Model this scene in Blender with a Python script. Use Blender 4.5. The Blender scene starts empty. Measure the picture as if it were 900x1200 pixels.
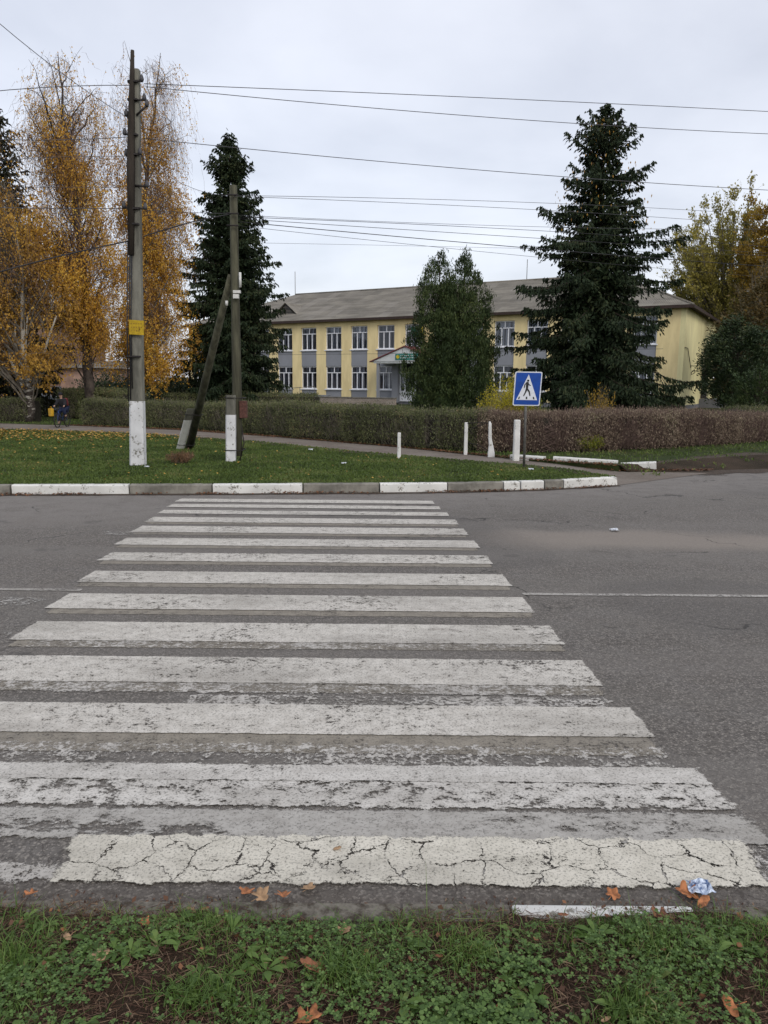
import bpy, bmesh, math, random
import numpy as np
from mathutils import Vector, Matrix
C = bpy.context.scene.collection
rng = np.random.default_rng(7)
random.seed(7)

# ------------------------------------------------------------------ camera, sky, sun, exposure
EYE = 1.85; FOC = 900.0; ROLL = 0.009; PITCH = math.atan((600-452.5)/FOC)
cam_d = bpy.data.cameras.new('camera'); cam = bpy.data.objects.new('camera', cam_d); C.objects.link(cam)
cam_d.sensor_fit = 'VERTICAL'; cam_d.sensor_height = 36.0; cam_d.lens = 27.0
cam_d.clip_start = 0.05; cam_d.clip_end = 6000
_r0 = Vector((1, 0, 0)); _u0 = Vector((0, math.sin(PITCH), math.cos(PITCH))); _f = Vector((0, math.cos(PITCH), -math.sin(PITCH)))
_r = _r0*math.cos(ROLL)+_u0*math.sin(ROLL); _u = _u0*math.cos(ROLL)-_r0*math.sin(ROLL)
mw = Matrix((_r, _u, -_f)).transposed().to_4x4(); mw.translation = Vector((0, 0, EYE))
cam.matrix_world = mw
S = bpy.context.scene; S.camera = cam
S.view_settings.view_transform = 'Standard'; S.view_settings.look = 'None'
S.view_settings.exposure = 0.0; S.view_settings.gamma = 1.0; S.view_settings.use_curve_mapping = False
S.cycles.max_bounces = 6; S.cycles.transparent_max_bounces = 16; S.cycles.use_denoising = True

SUN_EL, SUN_AZ = math.radians(38), math.radians(150)     # azimuth from +Y towards +X: behind the camera, to the right
w = bpy.data.worlds.new('World'); S.world = w; w.use_nodes = True
nt = w.node_tree; nt.nodes.clear(); N = nt.nodes.new; K = nt.links.new
sky = N('ShaderNodeTexSky'); sky.sky_type = 'NISHITA'; sky.sun_disc = False
sky.sun_elevation = SUN_EL; sky.sun_rotation = SUN_AZ; sky.dust_density = 3.0
bg1 = N('ShaderNodeBackground'); bg1.inputs[1].default_value = 0.05; K(sky.outputs[0], bg1.inputs[0])
tc = N('ShaderNodeTexCoord'); sep = N('ShaderNodeSeparateXYZ'); K(tc.outputs['Generated'], sep.inputs[0])
mz = N('ShaderNodeMath'); mz.operation = 'MAXIMUM'; mz.inputs[1].default_value = 0.0; K(sep.outputs[2], mz.inputs[0])
ma = N('ShaderNodeMath'); ma.operation = 'ADD'; ma.inputs[1].default_value = 0.22; K(mz.outputs[0], ma.inputs[0])
dx = N('ShaderNodeMath'); dx.operation = 'DIVIDE'; K(sep.outputs[0], dx.inputs[0]); K(ma.outputs[0], dx.inputs[1])
dy = N('ShaderNodeMath'); dy.operation = 'DIVIDE'; K(sep.outputs[1], dy.inputs[0]); K(ma.outputs[0], dy.inputs[1])
cb = N('ShaderNodeCombineXYZ'); K(dx.outputs[0], cb.inputs[0]); K(dy.outputs[0], cb.inputs[1])
n1 = N('ShaderNodeTexNoise'); n1.inputs['Scale'].default_value = 1.15; n1.inputs['Detail'].default_value = 6; n1.inputs['Roughness'].default_value = 0.5; n1.inputs['Distortion'].default_value = 0.15
K(cb.outputs[0], n1.inputs['Vector'])
cr = N('ShaderNodeValToRGB'); K(n1.outputs['Fac'], cr.inputs[0])
cr.color_ramp.elements[0].position = 0.34; cr.color_ramp.elements[0].color = (0.54, 0.55, 0.60, 1)
cr.color_ramp.elements[1].position = 0.66; cr.color_ramp.elements[1].color = (0.77, 0.775, 0.82, 1)
bg2 = N('ShaderNodeBackground'); bg2.inputs[1].default_value = 1.08; K(cr.outputs[0], bg2.inputs[0])
ad = N('ShaderNodeAddShader'); K(bg1.outputs[0], ad.inputs[0]); K(bg2.outputs[0], ad.inputs[1])
wo = N('ShaderNodeOutputWorld'); K(ad.outputs[0], wo.inputs[0])
sun_d = bpy.data.lights.new('sun', 'SUN'); sun_d.energy = 1.0; sun_d.angle = math.radians(25); sun_d.color = (1, 0.96, 0.9)
sun = bpy.data.objects.new('sun', sun_d); C.objects.link(sun)
sd = Vector((math.sin(SUN_AZ)*math.cos(SUN_EL), math.cos(SUN_AZ)*math.cos(SUN_EL), math.sin(SUN_EL)))
sun.rotation_euler = sd.to_track_quat('Z', 'Y').to_euler(); sun.location = sd*50

# ------------------------------------------------------------------ helpers
def ray(px, py):
    x = (px-450)/FOC; y = -(py-600)/FOC
    return _r*x+_u*y+_f
def G(px, py, z=0.0):                      # point of the ground seen at a pixel of the 900x1200 photo
    d = ray(px, py); t = (z-EYE)/d.z
    return Vector((d.x*t, d.y*t, z))
def P(px, py, Y):                          # point at distance Y
    d = ray(px, py); t = Y/d.y
    return Vector((d.x*t, Y, EYE+d.z*t))

class MB:
    def __init__(s): s.v = []; s.f = []; s.n = 0; s.sm = set()
    def add(s, v, f):
        v = np.asarray(v, dtype=np.float64).reshape(-1, 3)
        if isinstance(f, np.ndarray): s.f.append(f+s.n)
        else:
            for q in f: s.f.append(np.asarray([q])+s.n)
        s.v.append(v); s.n += len(v)
    def box(s, c, d, ax=None):
        c = np.array(c, float); d = np.array(d, float)/2
        ax = np.eye(3) if ax is None else np.array(ax, float)
        p = [c+ax[0]*d[0]*i+ax[1]*d[1]*j+ax[2]*d[2]*k for i in (-1, 1) for j in (-1, 1) for k in (-1, 1)]
        s.add(p, np.array([[0, 1, 3, 2], [4, 6, 7, 5], [0, 4, 5, 1], [2, 3, 7, 6], [0, 2, 6, 4], [1, 5, 7, 3]]))
    def bx(s, x0, x1, y0, y1, z0, z1): s.box(((x0+x1)/2, (y0+y1)/2, (z0+z1)/2), (abs(x1-x0), abs(y1-y0), abs(z1-z0)))
    def tube(s, pts, rad, n=6, cap=True):
        pts = np.array([tuple(p) for p in pts], float); m = len(pts)
        rad = np.full(m, rad, float) if np.isscalar(rad) else np.array(rad, float)
        t = np.gradient(pts, axis=0); t /= np.linalg.norm(t, axis=1)[:, None]+1e-12
        ref = np.array([0, 0, 1.0]) if abs(t[0][2]) < 0.9 else np.array([1.0, 0, 0])
        a = np.cross(t, ref); a /= np.linalg.norm(a, axis=1)[:, None]+1e-12; b = np.cross(t, a)
        th = np.arange(n)*2*np.pi/n
        v = pts[:, None]+rad[:, None, None]*(a[:, None]*np.cos(th)[None, :, None]+b[:, None]*np.sin(th)[None, :, None])
        i = np.arange(m-1)[:, None]*n; j = np.arange(n)[None]; j2 = (j+1) % n
        f = np.stack([i+j, i+j2, i+n+j2, i+n+j], -1).reshape(-1, 4)
        s.sm.add(len(s.f)); s.v.append(v.reshape(-1, 3)); s.f.append(f+s.n)
        if cap:
            s.f.append(np.array([np.arange(n)[::-1]])+s.n); s.f.append(np.array([np.arange(n)])+s.n+(m-1)*n)
        s.n += m*n
    def prism(s, poly, y0, y1, axis='y'):          # polygon in x,z (axis y) or x,y (axis z)
        n = len(poly)
        if axis == 'y': v = [(p[0], y0, p[1]) for p in poly]+[(p[0], y1, p[1]) for p in poly]
        elif axis == 'z': v = [(p[0], p[1], y0) for p in poly]+[(p[0], p[1], y1) for p in poly]
        else: v = [(y0, p[0], p[1]) for p in poly]+[(y1, p[0], p[1]) for p in poly]
        s.add(v, [list(range(n))[::-1], list(range(n, 2*n))]+[[i, (i+1) % n, n+(i+1) % n, n+i] for i in range(n)])
    def build(s, name, mat, parent=None, smooth=False, fix=False):
        me = bpy.data.meshes.new(name)
        v = np.concatenate(s.v).astype(np.float32); lens = []; idx = []
        for f in s.f: lens.append(np.full(len(f), f.shape[1])); idx.append(f.reshape(-1))
        lens = np.concatenate(lens); idx = np.concatenate(idx).astype(np.int32)
        me.vertices.add(len(v)); me.vertices.foreach_set('co', v.reshape(-1))
        me.loops.add(len(idx)); me.loops.foreach_set('vertex_index', idx)
        me.polygons.add(len(lens)); st = np.concatenate([[0], np.cumsum(lens)[:-1]]).astype(np.int32)
        me.polygons.foreach_set('loop_start', st)
        sf = np.concatenate([np.full(len(f), smooth or (i in s.sm)) for i, f in enumerate(s.f)])
        me.polygons.foreach_set('use_smooth', sf)
        me.update(calc_edges=True); me.validate()
        if fix:
            b = bmesh.new(); b.from_mesh(me); bmesh.ops.recalc_face_normals(b, faces=b.faces); b.to_mesh(me); b.free()
        o = bpy.data.objects.new(name, me); C.objects.link(o)
        if mat: me.materials.append(mat)
        if parent is not None: o.parent = parent
        return o
def tag(o, label=None, cat=None, group=None, kind=None):
    if label: o['label'] = label
    if cat: o['category'] = cat
    if group: o['group'] = group
    if kind: o['kind'] = kind
    return o
def thing(name, label, cat, loc=(0, 0, 0), rz=0.0, group=None):
    o = bpy.data.objects.new(name, None); C.objects.link(o); o.location = loc; o.rotation_euler = (0, 0, rz)
    o.empty_display_size = 0.2
    return tag(o, label, cat, group)
def dup(o, parent=None, loc=None):
    c = o.copy(); C.objects.link(c)
    if parent is not None: c.parent = parent
    if loc is not None: c.location = loc
    for ch in list(o.children): dup(ch, c)
    return c
def bevel(o, wd=0.01, seg=2):
    m = o.modifiers.new('bevel', 'BEVEL'); m.width = wd; m.segments = seg; m.limit_method = 'ANGLE'
    return o

# ------------------------------------------------------------------ materials
def newmat(name):
    m = bpy.data.materials.new(name); m.use_nodes = True; t = m.node_tree; t.nodes.clear()
    out = t.nodes.new('ShaderNodeOutputMaterial'); b = t.nodes.new('ShaderNodeBsdfPrincipled'); t.links.new(b.outputs[0], out.inputs[0])
    b.inputs['Specular IOR Level'].default_value = 0.3
    return m, t, b, out
def nz(t, scale, detail=4, vec=None, rough=0.55, dist=0.0):
    n = t.nodes.new('ShaderNodeTexNoise'); n.inputs['Scale'].default_value = scale; n.inputs['Detail'].default_value = detail
    n.inputs['Roughness'].default_value = rough; n.inputs['Distortion'].default_value = dist
    if vec is not None: t.links.new(vec, n.inputs['Vector'])
    return n.outputs['Fac']
def pos(t, scale=None):
    g = t.nodes.new('ShaderNodeNewGeometry').outputs['Position']
    if scale:
        m = t.nodes.new('ShaderNodeVectorMath'); m.operation = 'MULTIPLY'; m.inputs[1].default_value = scale; t.links.new(g, m.inputs[0]); g = m.outputs[0]
    return g
def oco(t, scale=None):
    g = t.nodes.new('ShaderNodeTexCoord').outputs['Object']
    if scale:
        m = t.nodes.new('ShaderNodeVectorMath'); m.operation = 'MULTIPLY'; m.inputs[1].default_value = scale; t.links.new(g, m.inputs[0]); g = m.outputs[0]
    return g
def mth(t, op, a, b=None, c=None, clamp=False):
    m = t.nodes.new('ShaderNodeMath'); m.operation = op; m.use_clamp = clamp
    for i, x in enumerate((a, b, c)):
        if x is None: continue
        if isinstance(x, (int, float)): m.inputs[i].default_value = x
        else: t.links.new(x, m.inputs[i])
    return m.outputs[0]
def sstep(t, x, a, b, lo=0.0, hi=1.0):
    m = t.nodes.new('ShaderNodeMapRange'); m.interpolation_type = 'SMOOTHSTEP'
    t.links.new(x, m.inputs[0]); m.inputs[1].default_value = a; m.inputs[2].default_value = b; m.inputs[3].default_value = lo; m.inputs[4].default_value = hi
    return m.outputs[0]
def mix(t, f, a, b, mode='MIX'):
    m = t.nodes.new('ShaderNodeMix'); m.data_type = 'RGBA'; m.blend_type = mode
    for i, x in ((0, f), (6, a), (7, b)):
        if isinstance(x, (int, float)): m.inputs[i].default_value = x
        elif isinstance(x, tuple): m.inputs[i].default_value = (*x, 1)
        else: t.links.new(x, m.inputs[i])
    return m.outputs[2]
def ramp(t, f, stops):
    r = t.nodes.new('ShaderNodeValToRGB'); t.links.new(f, r.inputs[0]); e = r.color_ramp.elements
    while len(e) < len(stops): e.new(0.5)
    for i, (p_, c_) in enumerate(stops): e[i].position = p_; e[i].color = (*c_, 1)
    return r.outputs[0]
def bump(t, b, h, dist, strength=1.0):
    n = t.nodes.new('ShaderNodeBump'); n.inputs['Distance'].default_value = dist; n.inputs['Strength'].default_value = strength
    t.links.new(h, n.inputs['Height']); t.links.new(n.outputs[0], b.inputs['Normal'])
def island(t): return t.nodes.new('ShaderNodeNewGeometry').outputs['Random Per Island']

def plain(name, col, rough=0.7, var=0.25, scale=6.0, bd=0.002, metal=0.0, col2=None, stretch=None, bscale=None):
    m, t, b, o = newmat(name)
    v = oco(t, stretch)
    n = nz(t, scale, 6, v, 0.65)
    c2 = col2 if col2 else tuple(max(0, c*(1-var)) for c in col); c1 = tuple(min(1, c*(1+var*0.5)) for c in col)
    t.links.new(mix(t, sstep(t, n, 0.35, 0.65), c2, c1), b.inputs['Base Color'])
    b.inputs['Roughness'].default_value = rough; b.inputs['Metallic'].default_value = metal
    if bd: bump(t, b, nz(t, bscale or scale*6, 4, v), bd)
    return m
def leafmat(name, stops, rough=0.6, trans=0.25, patch=None, sheen=0.25):
    m, t, b, o = newmat(name)
    f = island(t)
    if patch:
        pn = nz(t, patch[0], 3, pos(t)); f = mth(t, 'ADD', mth(t, 'MULTIPLY', f, 1-patch[1]), mth(t, 'MULTIPLY', sstep(t, pn, 0.3, 0.7), patch[1]))
    c = ramp(t, f, stops)
    t.links.new(c, b.inputs['Base Color']); b.inputs['Roughness'].default_value = rough; b.inputs['Specular IOR Level'].default_value = sheen
    if trans:
        tr = t.nodes.new('ShaderNodeBsdfTranslucent'); t.links.new(c, tr.inputs[0])
        mx = t.nodes.new('ShaderNodeMixShader'); mx.inputs[0].default_value = trans
        t.links.new(b.outputs[0], mx.inputs[1]); t.links.new(tr.outputs[0], mx.inputs[2]); t.links.new(mx.outputs[0], o.inputs[0])
    return m

def crackfield(t, p):
    wv = t.nodes.new('ShaderNodeVectorMath'); wv.operation = 'ADD'
    nn = t.nodes.new('ShaderNodeTexNoise'); nn.inputs['Scale'].default_value = 5; nn.inputs['Detail'].default_value = 8; nn.inputs['Roughness'].default_value = 0.65; t.links.new(p, nn.inputs['Vector'])
    sc = t.nodes.new('ShaderNodeVectorMath'); sc.operation = 'SCALE'; sc.inputs['Scale'].default_value = 0.24; t.links.new(nn.outputs['Color'], sc.inputs[0])
    t.links.new(p, wv.inputs[0]); t.links.new(sc.outputs[0], wv.inputs[1])
    ve = t.nodes.new('ShaderNodeTexVoronoi'); ve.feature = 'DISTANCE_TO_EDGE'; ve.inputs['Scale'].default_value = 5.2; t.links.new(wv.outputs[0], ve.inputs['Vector'])
    width = sstep(t, nz(t, 7.5, 5, p, 0.75), 0.33, 0.72, 0.0, 0.036)
    return mth(t, 'LESS_THAN', ve.outputs['Distance'], width)
def tyre(t, p):
    sp = t.nodes.new('ShaderNodeSeparateXYZ'); t.links.new(p, sp.inputs[0]); w_ = mth(t, 'MULTIPLY', mth(t, 'SUBTRACT', nz(t, 0.8, 3, p), 0.5), 0.9); y = mth(t, 'ADD', sp.outputs[1], w_); o = None
    for yc, hw in ((3.35, 0.55), (5.05, 0.4), (8.35, 0.5), (10.25, 0.5)):
        k = sstep(t, mth(t, 'ABSOLUTE', mth(t, 'SUBTRACT', y, yc)), hw, hw*0.25)
        o = k if o is None else mth(t, 'MAXIMUM', o, k)
    return o
def asphalt():
    m, t, b, o = newmat('asphalt'); p = pos(t)
    sp = t.nodes.new('ShaderNodeSeparateXYZ'); t.links.new(p, sp.inputs[0]); X, Y = sp.outputs[0], sp.outputs[1]
    big = nz(t, 0.35, 5, p, 0.6); mid = nz(t, 3.0, 6, p, 0.65); fine = nz(t, 55, 5, p, 0.75)
    fine2 = nz(t, 24, 5, p, 0.85)
    vo = t.nodes.new('ShaderNodeTexVoronoi'); vo.inputs['Scale'].default_value = 105; t.links.new(p, vo.inputs['Vector'])
    base = mix(t, sstep(t, big, 0.3, 0.7), (0.090, 0.081, 0.072), (0.128, 0.116, 0.103))
    base = mix(t, sstep(t, mid, 0.35, 0.7), base, (0.13, 0.12, 0.11)); 
    sepc = t.nodes.new('ShaderNodeSeparateColor'); t.links.new(vo.outputs['Color'], sepc.inputs[0])
    base = mix(t, sstep(t, sepc.outputs[0], 0.58, 1.0, 0, 0.7), base, (0.31, 0.285, 0.25))
    base = mix(t, sstep(t, fine2, 0.52, 0.36, 0, 0.7), base, (0.04, 0.035, 0.031))
    trk = mth(t, 'MULTIPLY', sstep(t, nz(t, 1.1, 5, pos(t, (0.12, 1, 1)), 0.6), 0.42, 0.66), 0.35)
    base = mix(t, trk, base, (0.155, 0.145, 0.13))
    ptc = sstep(t, nz(t, 0.16, 2, p, 0.3), 0.56, 0.575, 0, 0.3)
    base = mix(t, ptc, base, (0.07, 0.066, 0.064))
    base = mix(t, sstep(t, fine, 0.47, 0.36, 0, 0.7), base, (0.035, 0.033, 0.032))
    # dusty band left by turning traffic on the far right lane, brown dirt washed to the gutters
    wob = mth(t, 'MULTIPLY', mth(t, 'SUBTRACT', nz(t, 0.5, 4, p), 0.5), 1.6)
    yy = mth(t, 'SUBTRACT', mth(t, 'ADD', Y, wob), 9.35)
    band = mth(t, 'MULTIPLY', sstep(t, mth(t, 'ABSOLUTE', yy), 0.8, 0.15), sstep(t, X, 0.8, 2.2))
    base = mix(t, mth(t, 'MULTIPLY', band, 0.72), base, (0.235, 0.205, 0.175))
    seam = mth(t, 'MULTIPLY', sstep(t, mth(t, 'ABSOLUTE', mth(t, 'SUBTRACT', mth(t, 'ADD', Y, mth(t, 'MULTIPLY', wob, 0.15)), 6.78)), 0.3, 0.05), 0.25)
    base = mix(t, seam, base, (0.17, 0.155, 0.14))
    apr = mth(t, 'MULTIPLY', sstep(t, mth(t, 'SUBTRACT', Y, mth(t, 'MULTIPLY', X, 0.35)), 10.6, 12.6), sstep(t, mid, 0.3, 0.6, 0.3, 0.8))
    base = mix(t, mth(t, 'MULTIPLY', apr, 0.75), base, (0.20, 0.185, 0.17))
    edge = mth(t, 'MULTIPLY', sstep(t, mth(t, 'ADD', Y, mth(t, 'MULTIPLY', wob, 0.1)), 2.7, 2.5), 0.5)
    base = mix(t, edge, base, (0.075, 0.06, 0.048))
    # cracks
    wv = t.nodes.new('ShaderNodeVectorMath'); wv.operation = 'ADD'
    nn = t.nodes.new('ShaderNodeTexNoise'); nn.inputs['Scale'].default_value = 1.6; nn.inputs['Detail'].default_value = 6; t.links.new(p, nn.inputs['Vector'])
    sc = t.nodes.new('ShaderNodeVectorMath'); sc.operation = 'SCALE'; sc.inputs['Scale'].default_value = 1.3; t.links.new(nn.outputs['Color'], sc.inputs[0])
    t.links.new(p, wv.inputs[0]); t.links.new(sc.outputs[0], wv.inputs[1])
    ve = t.nodes.new('ShaderNodeTexVoronoi'); ve.feature = 'DISTANCE_TO_EDGE'; ve.inputs['Scale'].default_value = 0.42; t.links.new(wv.outputs[0], ve.inputs['Vector'])
    ck = mth(t, 'MULTIPLY', sstep(t, ve.outputs['Distance'], 0.010, 0.003), sstep(t, nz(t, 0.8, 3, p), 0.5, 0.58))
    base = mix(t, mth(t, 'MULTIPLY', ck, 0.8), base, (0.03, 0.028, 0.026))
    nearck = mth(t, 'MULTIPLY', crackfield(t, p), sstep(t, mth(t, 'ADD', Y, wob), 3.1, 2.8, 0, 0.6))
    base = mix(t, nearck, base, (0.045, 0.038, 0.033))
    base = mix(t, mth(t, 'MULTIPLY', tyre(t, p), 0.28), base, (0.165, 0.152, 0.138))
    stain = sstep(t, nz(t, 1.7, 3, p, 0.5), 0.66, 0.72, 0, 0.35)
    base = mix(t, stain, base, (0.045, 0.042, 0.04))
    t.links.new(base, b.inputs['Base Color']); b.inputs['Roughness'].default_value = 0.85
    h = mth(t, 'SUBTRACT', mth(t, 'ADD', mth(t, 'MULTIPLY', fine, 1.0), mth(t, 'MULTIPLY', vo.outputs['Distance'], 0.5)), mth(t, 'MULTIPLY', ck, 1.0))
    bump(t, b, h, 0.006, 0.8)
    return m

def paint(name, col, col2, wear, crack=False, streak=(1, 1, 1), rag=0.03, wt=(0.50, 0.28, 0.22), opacity=1.0, tw=0.022):
    """worn road paint: chips and ragged edges let the asphalt below show through"""
    m, t, b, o = newmat(name); p = pos(t)
    u1 = t.nodes.new('ShaderNodeUVMap'); u1.uv_map = 'a'; u2 = t.nodes.new('ShaderNodeUVMap'); u2.uv_map = 'b'
    s1 = t.nodes.new('ShaderNodeSeparateXYZ'); t.links.new(u1.outputs[0], s1.inputs[0]); s2 = t.nodes.new('ShaderNodeSeparateXYZ'); t.links.new(u2.outputs[0], s2.inputs[0])
    ex = mth(t, 'MINIMUM', mth(t, 'MULTIPLY', s1.outputs[0], 0.5), mth(t, 'MULTIPLY', s2.outputs[0], 0.5)); ey = mth(t, 'MINIMUM', s1.outputs[1], s2.outputs[1])
    e = mth(t, 'MINIMUM', ex, ey)
    nrag = mth(t, 'MULTIPLY', mth(t, 'SUBTRACT', nz(t, 9, 8, p, 0.75), 0.5), rag*4)
    mask = sstep(t, mth(t, 'ADD', e, nrag), rag*0.45, rag*0.45+0.008)
    pv = t.nodes.new('ShaderNodeVectorMath'); pv.operation = 'MULTIPLY'; pv.inputs[1].default_value = streak; t.links.new(p, pv.inputs[0])
    n_big = nz(t, 1.3, 4, pv.outputs[0], 0.6); n_f = nz(t, 42, 6, pv.outputs[0], 0.8); n_m = nz(t, 11, 6, pv.outputs[0], 0.7)
    worn = mth(t, 'ADD', mth(t, 'MULTIPLY', n_f, wt[0]), mth(t, 'ADD', mth(t, 'MULTIPLY', n_m, wt[1]), mth(t, 'MULTIPLY', n_big, wt[2])))
    worn = mth(t, 'SUBTRACT', worn, mth(t, 'MULTIPLY', tyre(t, p), tw))
    k = sstep(t, worn, wear-0.022, wear+0.012)
    if crack:
        ck = mth(t, 'SUBTRACT', 1.0, crackfield(t, p))
        k = mth(t, 'MULTIPLY', k, ck)
    mask = mth(t, 'MULTIPLY', mask, k)
    if opacity < 1: mask = mth(t, 'MULTIPLY', mask, opacity)
    col_ = mix(t, sstep(t, n_m, 0.3, 0.7), col2, col)
    dirt = nz(t, 85, 4, p, 0.7)
    col_ = mix(t, sstep(t, nz(t, 0.9, 6, pos(t, (0.6, 1.6, 1)), 0.7), 0.45, 0.68, 0, 0.45), col_, (0.20, 0.185, 0.16))
    col_ = mix(t, sstep(t, dirt, 0.5, 0.34, 0, 0.75), col_, (0.10, 0.095, 0.085))
    t.links.new(col_, b.inputs['Base Color']); b.inputs['Roughness'].default_value = 0.75
    tr = t.nodes.new('ShaderNodeBsdfTransparent'); mx = t.nodes.new('ShaderNodeMixShader')
    t.links.new(mask, mx.inputs[0]); t.links.new(tr.outputs[0], mx.inputs[1]); t.links.new(b.outputs[0], mx.inputs[2]); t.links.new(mx.outputs[0], o.inputs[0])
    bump(t, b, dirt, 0.003, 0.5)
    return m

def soil(name, c1, c2, c3, s=1.0):
    m, t, b, o = newmat(name); p = pos(t)
    a = nz(t, 0.9*s, 6, p, 0.7); f = nz(t, 30*s, 6, p, 0.75)
    c = mix(t, sstep(t, a, 0.38, 0.62), c1, c2); c = mix(t, sstep(t, f, 0.5, 0.7, 0, 0.8), c, c3); c = mix(t, sstep(t, f, 0.45, 0.3, 0, 0.6), c, (0.018, 0.015, 0.01))
    t.links.new(c, b.inputs['Base Color']); b.inputs['Roughness'].default_value = 0.95; b.inputs['Specular IOR Level'].default_value = 0.1
    bump(t, b, f, 0.03, 0.8)
    return m
def whitewash(name, under, wear=0.42, scale=9, col=(0.66, 0.66, 0.63)):
    m, t, b, o = newmat(name); p = pos(t)
    n = mth(t, 'ADD', mth(t, 'MULTIPLY', nz(t, scale, 7, p, 0.75), 0.7), mth(t, 'MULTIPLY', nz(t, scale*5, 4, p, 0.7), 0.3))
    c = mix(t, sstep(t, nz(t, 3, 4, p), 0.3, 0.7), tuple(x*0.82 for x in col), col)
    c = mix(t, sstep(t, n, wear+0.03, wear-0.02), c, under)
    t.links.new(c, b.inputs['Base Color']); b.inputs['Roughness'].default_value = 0.85; bump(t, b, n, 0.01, 0.6)
    return m
def brickmat(name, c1, c2, mortar, sx=1.0, off=None):
    m, t, b, o = newmat(name); v = oco(t)
    sp = t.nodes.new('ShaderNodeSeparateXYZ'); t.links.new(v, sp.inputs[0]); cbn = t.nodes.new('ShaderNodeCombineXYZ')
    t.links.new(mth(t, 'ADD', sp.outputs[0], sp.outputs[1]), cbn.inputs[0]); t.links.new(sp.outputs[2], cbn.inputs[1])
    br = t.nodes.new('ShaderNodeTexBrick'); br.inputs['Scale'].default_value = sx; t.links.new(cbn.outputs[0], br.inputs['Vector'])
    br.inputs['Color1'].default_value = (*c1, 1); br.inputs['Color2'].default_value = (*c2, 1); br.inputs['Mortar'].default_value = (*mortar, 1)
    br.inputs['Mortar Size'].default_value = 0.02; br.inputs['Brick Width'].default_value = 0.5; br.inputs['Row Height'].default_value = 0.2
    c = mix(t, sstep(t, nz(t, 1.2, 5, v), 0.35, 0.7, 0, 0.4), br.outputs['Color'], tuple(x*0.6 for x in c1))
    t.links.new(c, b.inputs['Base Color']); b.inputs['Roughness'].default_value = 0.9
    return m
def slate():
    m, t, b, o = newmat('slate_roof'); v = oco(t)
    sp = t.nodes.new('ShaderNodeSeparateXYZ'); t.links.new(v, sp.inputs[0])
    wv = t.nodes.new('ShaderNodeTexWave'); wv.bands_direction = 'X'; wv.inputs['Scale'].default_value = 2.2; t.links.new(v, wv.inputs['Vector'])
    row = mth(t, 'FRACT', mth(t, 'MULTIPLY', sp.outputs[2], 1.56)); seam = sstep(t, row, 0.06, 0.0)
    n = nz(t, 0.9, 6, oco(t, (0.35, 1, 1)), 0.7); n2 = nz(t, 6, 5, v, 0.7)
    c = mix(t, sstep(t, n, 0.35, 0.68), (0.14, 0.128, 0.106), (0.25, 0.23, 0.19))
    wn = t.nodes.new('ShaderNodeTexWhiteNoise'); wn.noise_dimensions = '2D'; cq = t.nodes.new('ShaderNodeCombineXYZ')
    t.links.new(mth(t, 'FLOOR', mth(t, 'MULTIPLY', sp.outputs[0], 0.9)), cq.inputs[0]); t.links.new(mth(t, 'FLOOR', mth(t, 'MULTIPLY', sp.outputs[2], 1.56)), cq.inputs[1]); t.links.new(cq.outputs[0], wn.inputs['Vector'])
    c = mix(t, sstep(t, wn.outputs[0], 0.55, 1.0, 0, 0.35), c, (0.30, 0.28, 0.25)); c = mix(t, sstep(t, wn.outputs[0], 0.25, 0.0, 0, 0.35), c, (0.085, 0.08, 0.07))
    c = mix(t, sstep(t, n2, 0.5, 0.75, 0, 0.6), c, (0.27, 0.25, 0.22)); c = mix(t, mth(t, 'MULTIPLY', seam, 0.7), c, (0.06, 0.055, 0.045))
    c = mix(t, mth(t, 'MULTIPLY', wv.outputs['Fac'], 0.2), c, (0.07, 0.065, 0.055))
    t.links.new(c, b.inputs['Base Color']); b.inputs['Roughness'].default_value = 0.9; bump(t, b, wv.outputs['Fac'], 0.05, 0.7)
    return m
def glassmat():
    m, t, b, o = newmat('window_glass')
    gl = t.nodes.new('ShaderNodeBsdfGlossy'); gl.inputs['Roughness'].default_value = 0.03; gl.inputs['Color'].default_value = (0.9, 0.93, 1, 1)
    tr = t.nodes.new('ShaderNodeBsdfTransparent'); tr.inputs[0].default_value = (0.8, 0.83, 0.86, 1)
    fr = t.nodes.new('ShaderNodeFresnel'); fr.inputs[0].default_value = 1.45
    mx = t.nodes.new('ShaderNodeMixShader'); t.links.new(mth(t, 'ADD', fr.outputs[0], 0.02), mx.inputs[0]); t.links.new(tr.outputs[0], mx.inputs[1]); t.links.new(gl.outputs[0], mx.inputs[2])
    t.links.new(mx.outputs[0], o.inputs[0])
    return m

M = {}
M['asphalt'] = asphalt()
M['path'] = soil('path_surface', (0.16, 0.135, 0.115), (0.21, 0.185, 0.16), (0.25, 0.22, 0.19), 0.8)
M['verge'] = soil('verge_soil', (0.030, 0.045, 0.014), (0.05, 0.062, 0.02), (0.06, 0.07, 0.025))
M['lawn'] = soil('lawn_soil', (0.03, 0.045, 0.014), (0.045, 0.055, 0.02), (0.06, 0.065, 0.03))
M['nearsoil'] = soil('near_soil', (0.040, 0.027, 0.019), (0.055, 0.04, 0.026), (0.085, 0.062, 0.042), 1.3)
M['dirt'] = soil('trodden_dirt', (0.028, 0.022, 0.014), (0.05, 0.036, 0.025), (0.10, 0.075, 0.055))
M['concrete'] = plain('concrete', (0.20, 0.19, 0.165), 0.9, 0.35, 4, 0.004, bscale=40)
M['pole_conc'] = plain('pole_concrete', (0.165, 0.162, 0.135), 0.9, 0.45, 3, 0.006, stretch=(1, 1, 0.25), bscale=30)
M['white_kerb'] = whitewash('whitewashed_kerb', (0.2, 0.19, 0.165), 0.43, 7)
M['white_post'] = whitewash('whitewashed_post', (0.25, 0.24, 0.2), 0.40, 8, (0.7, 0.7, 0.68))
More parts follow.
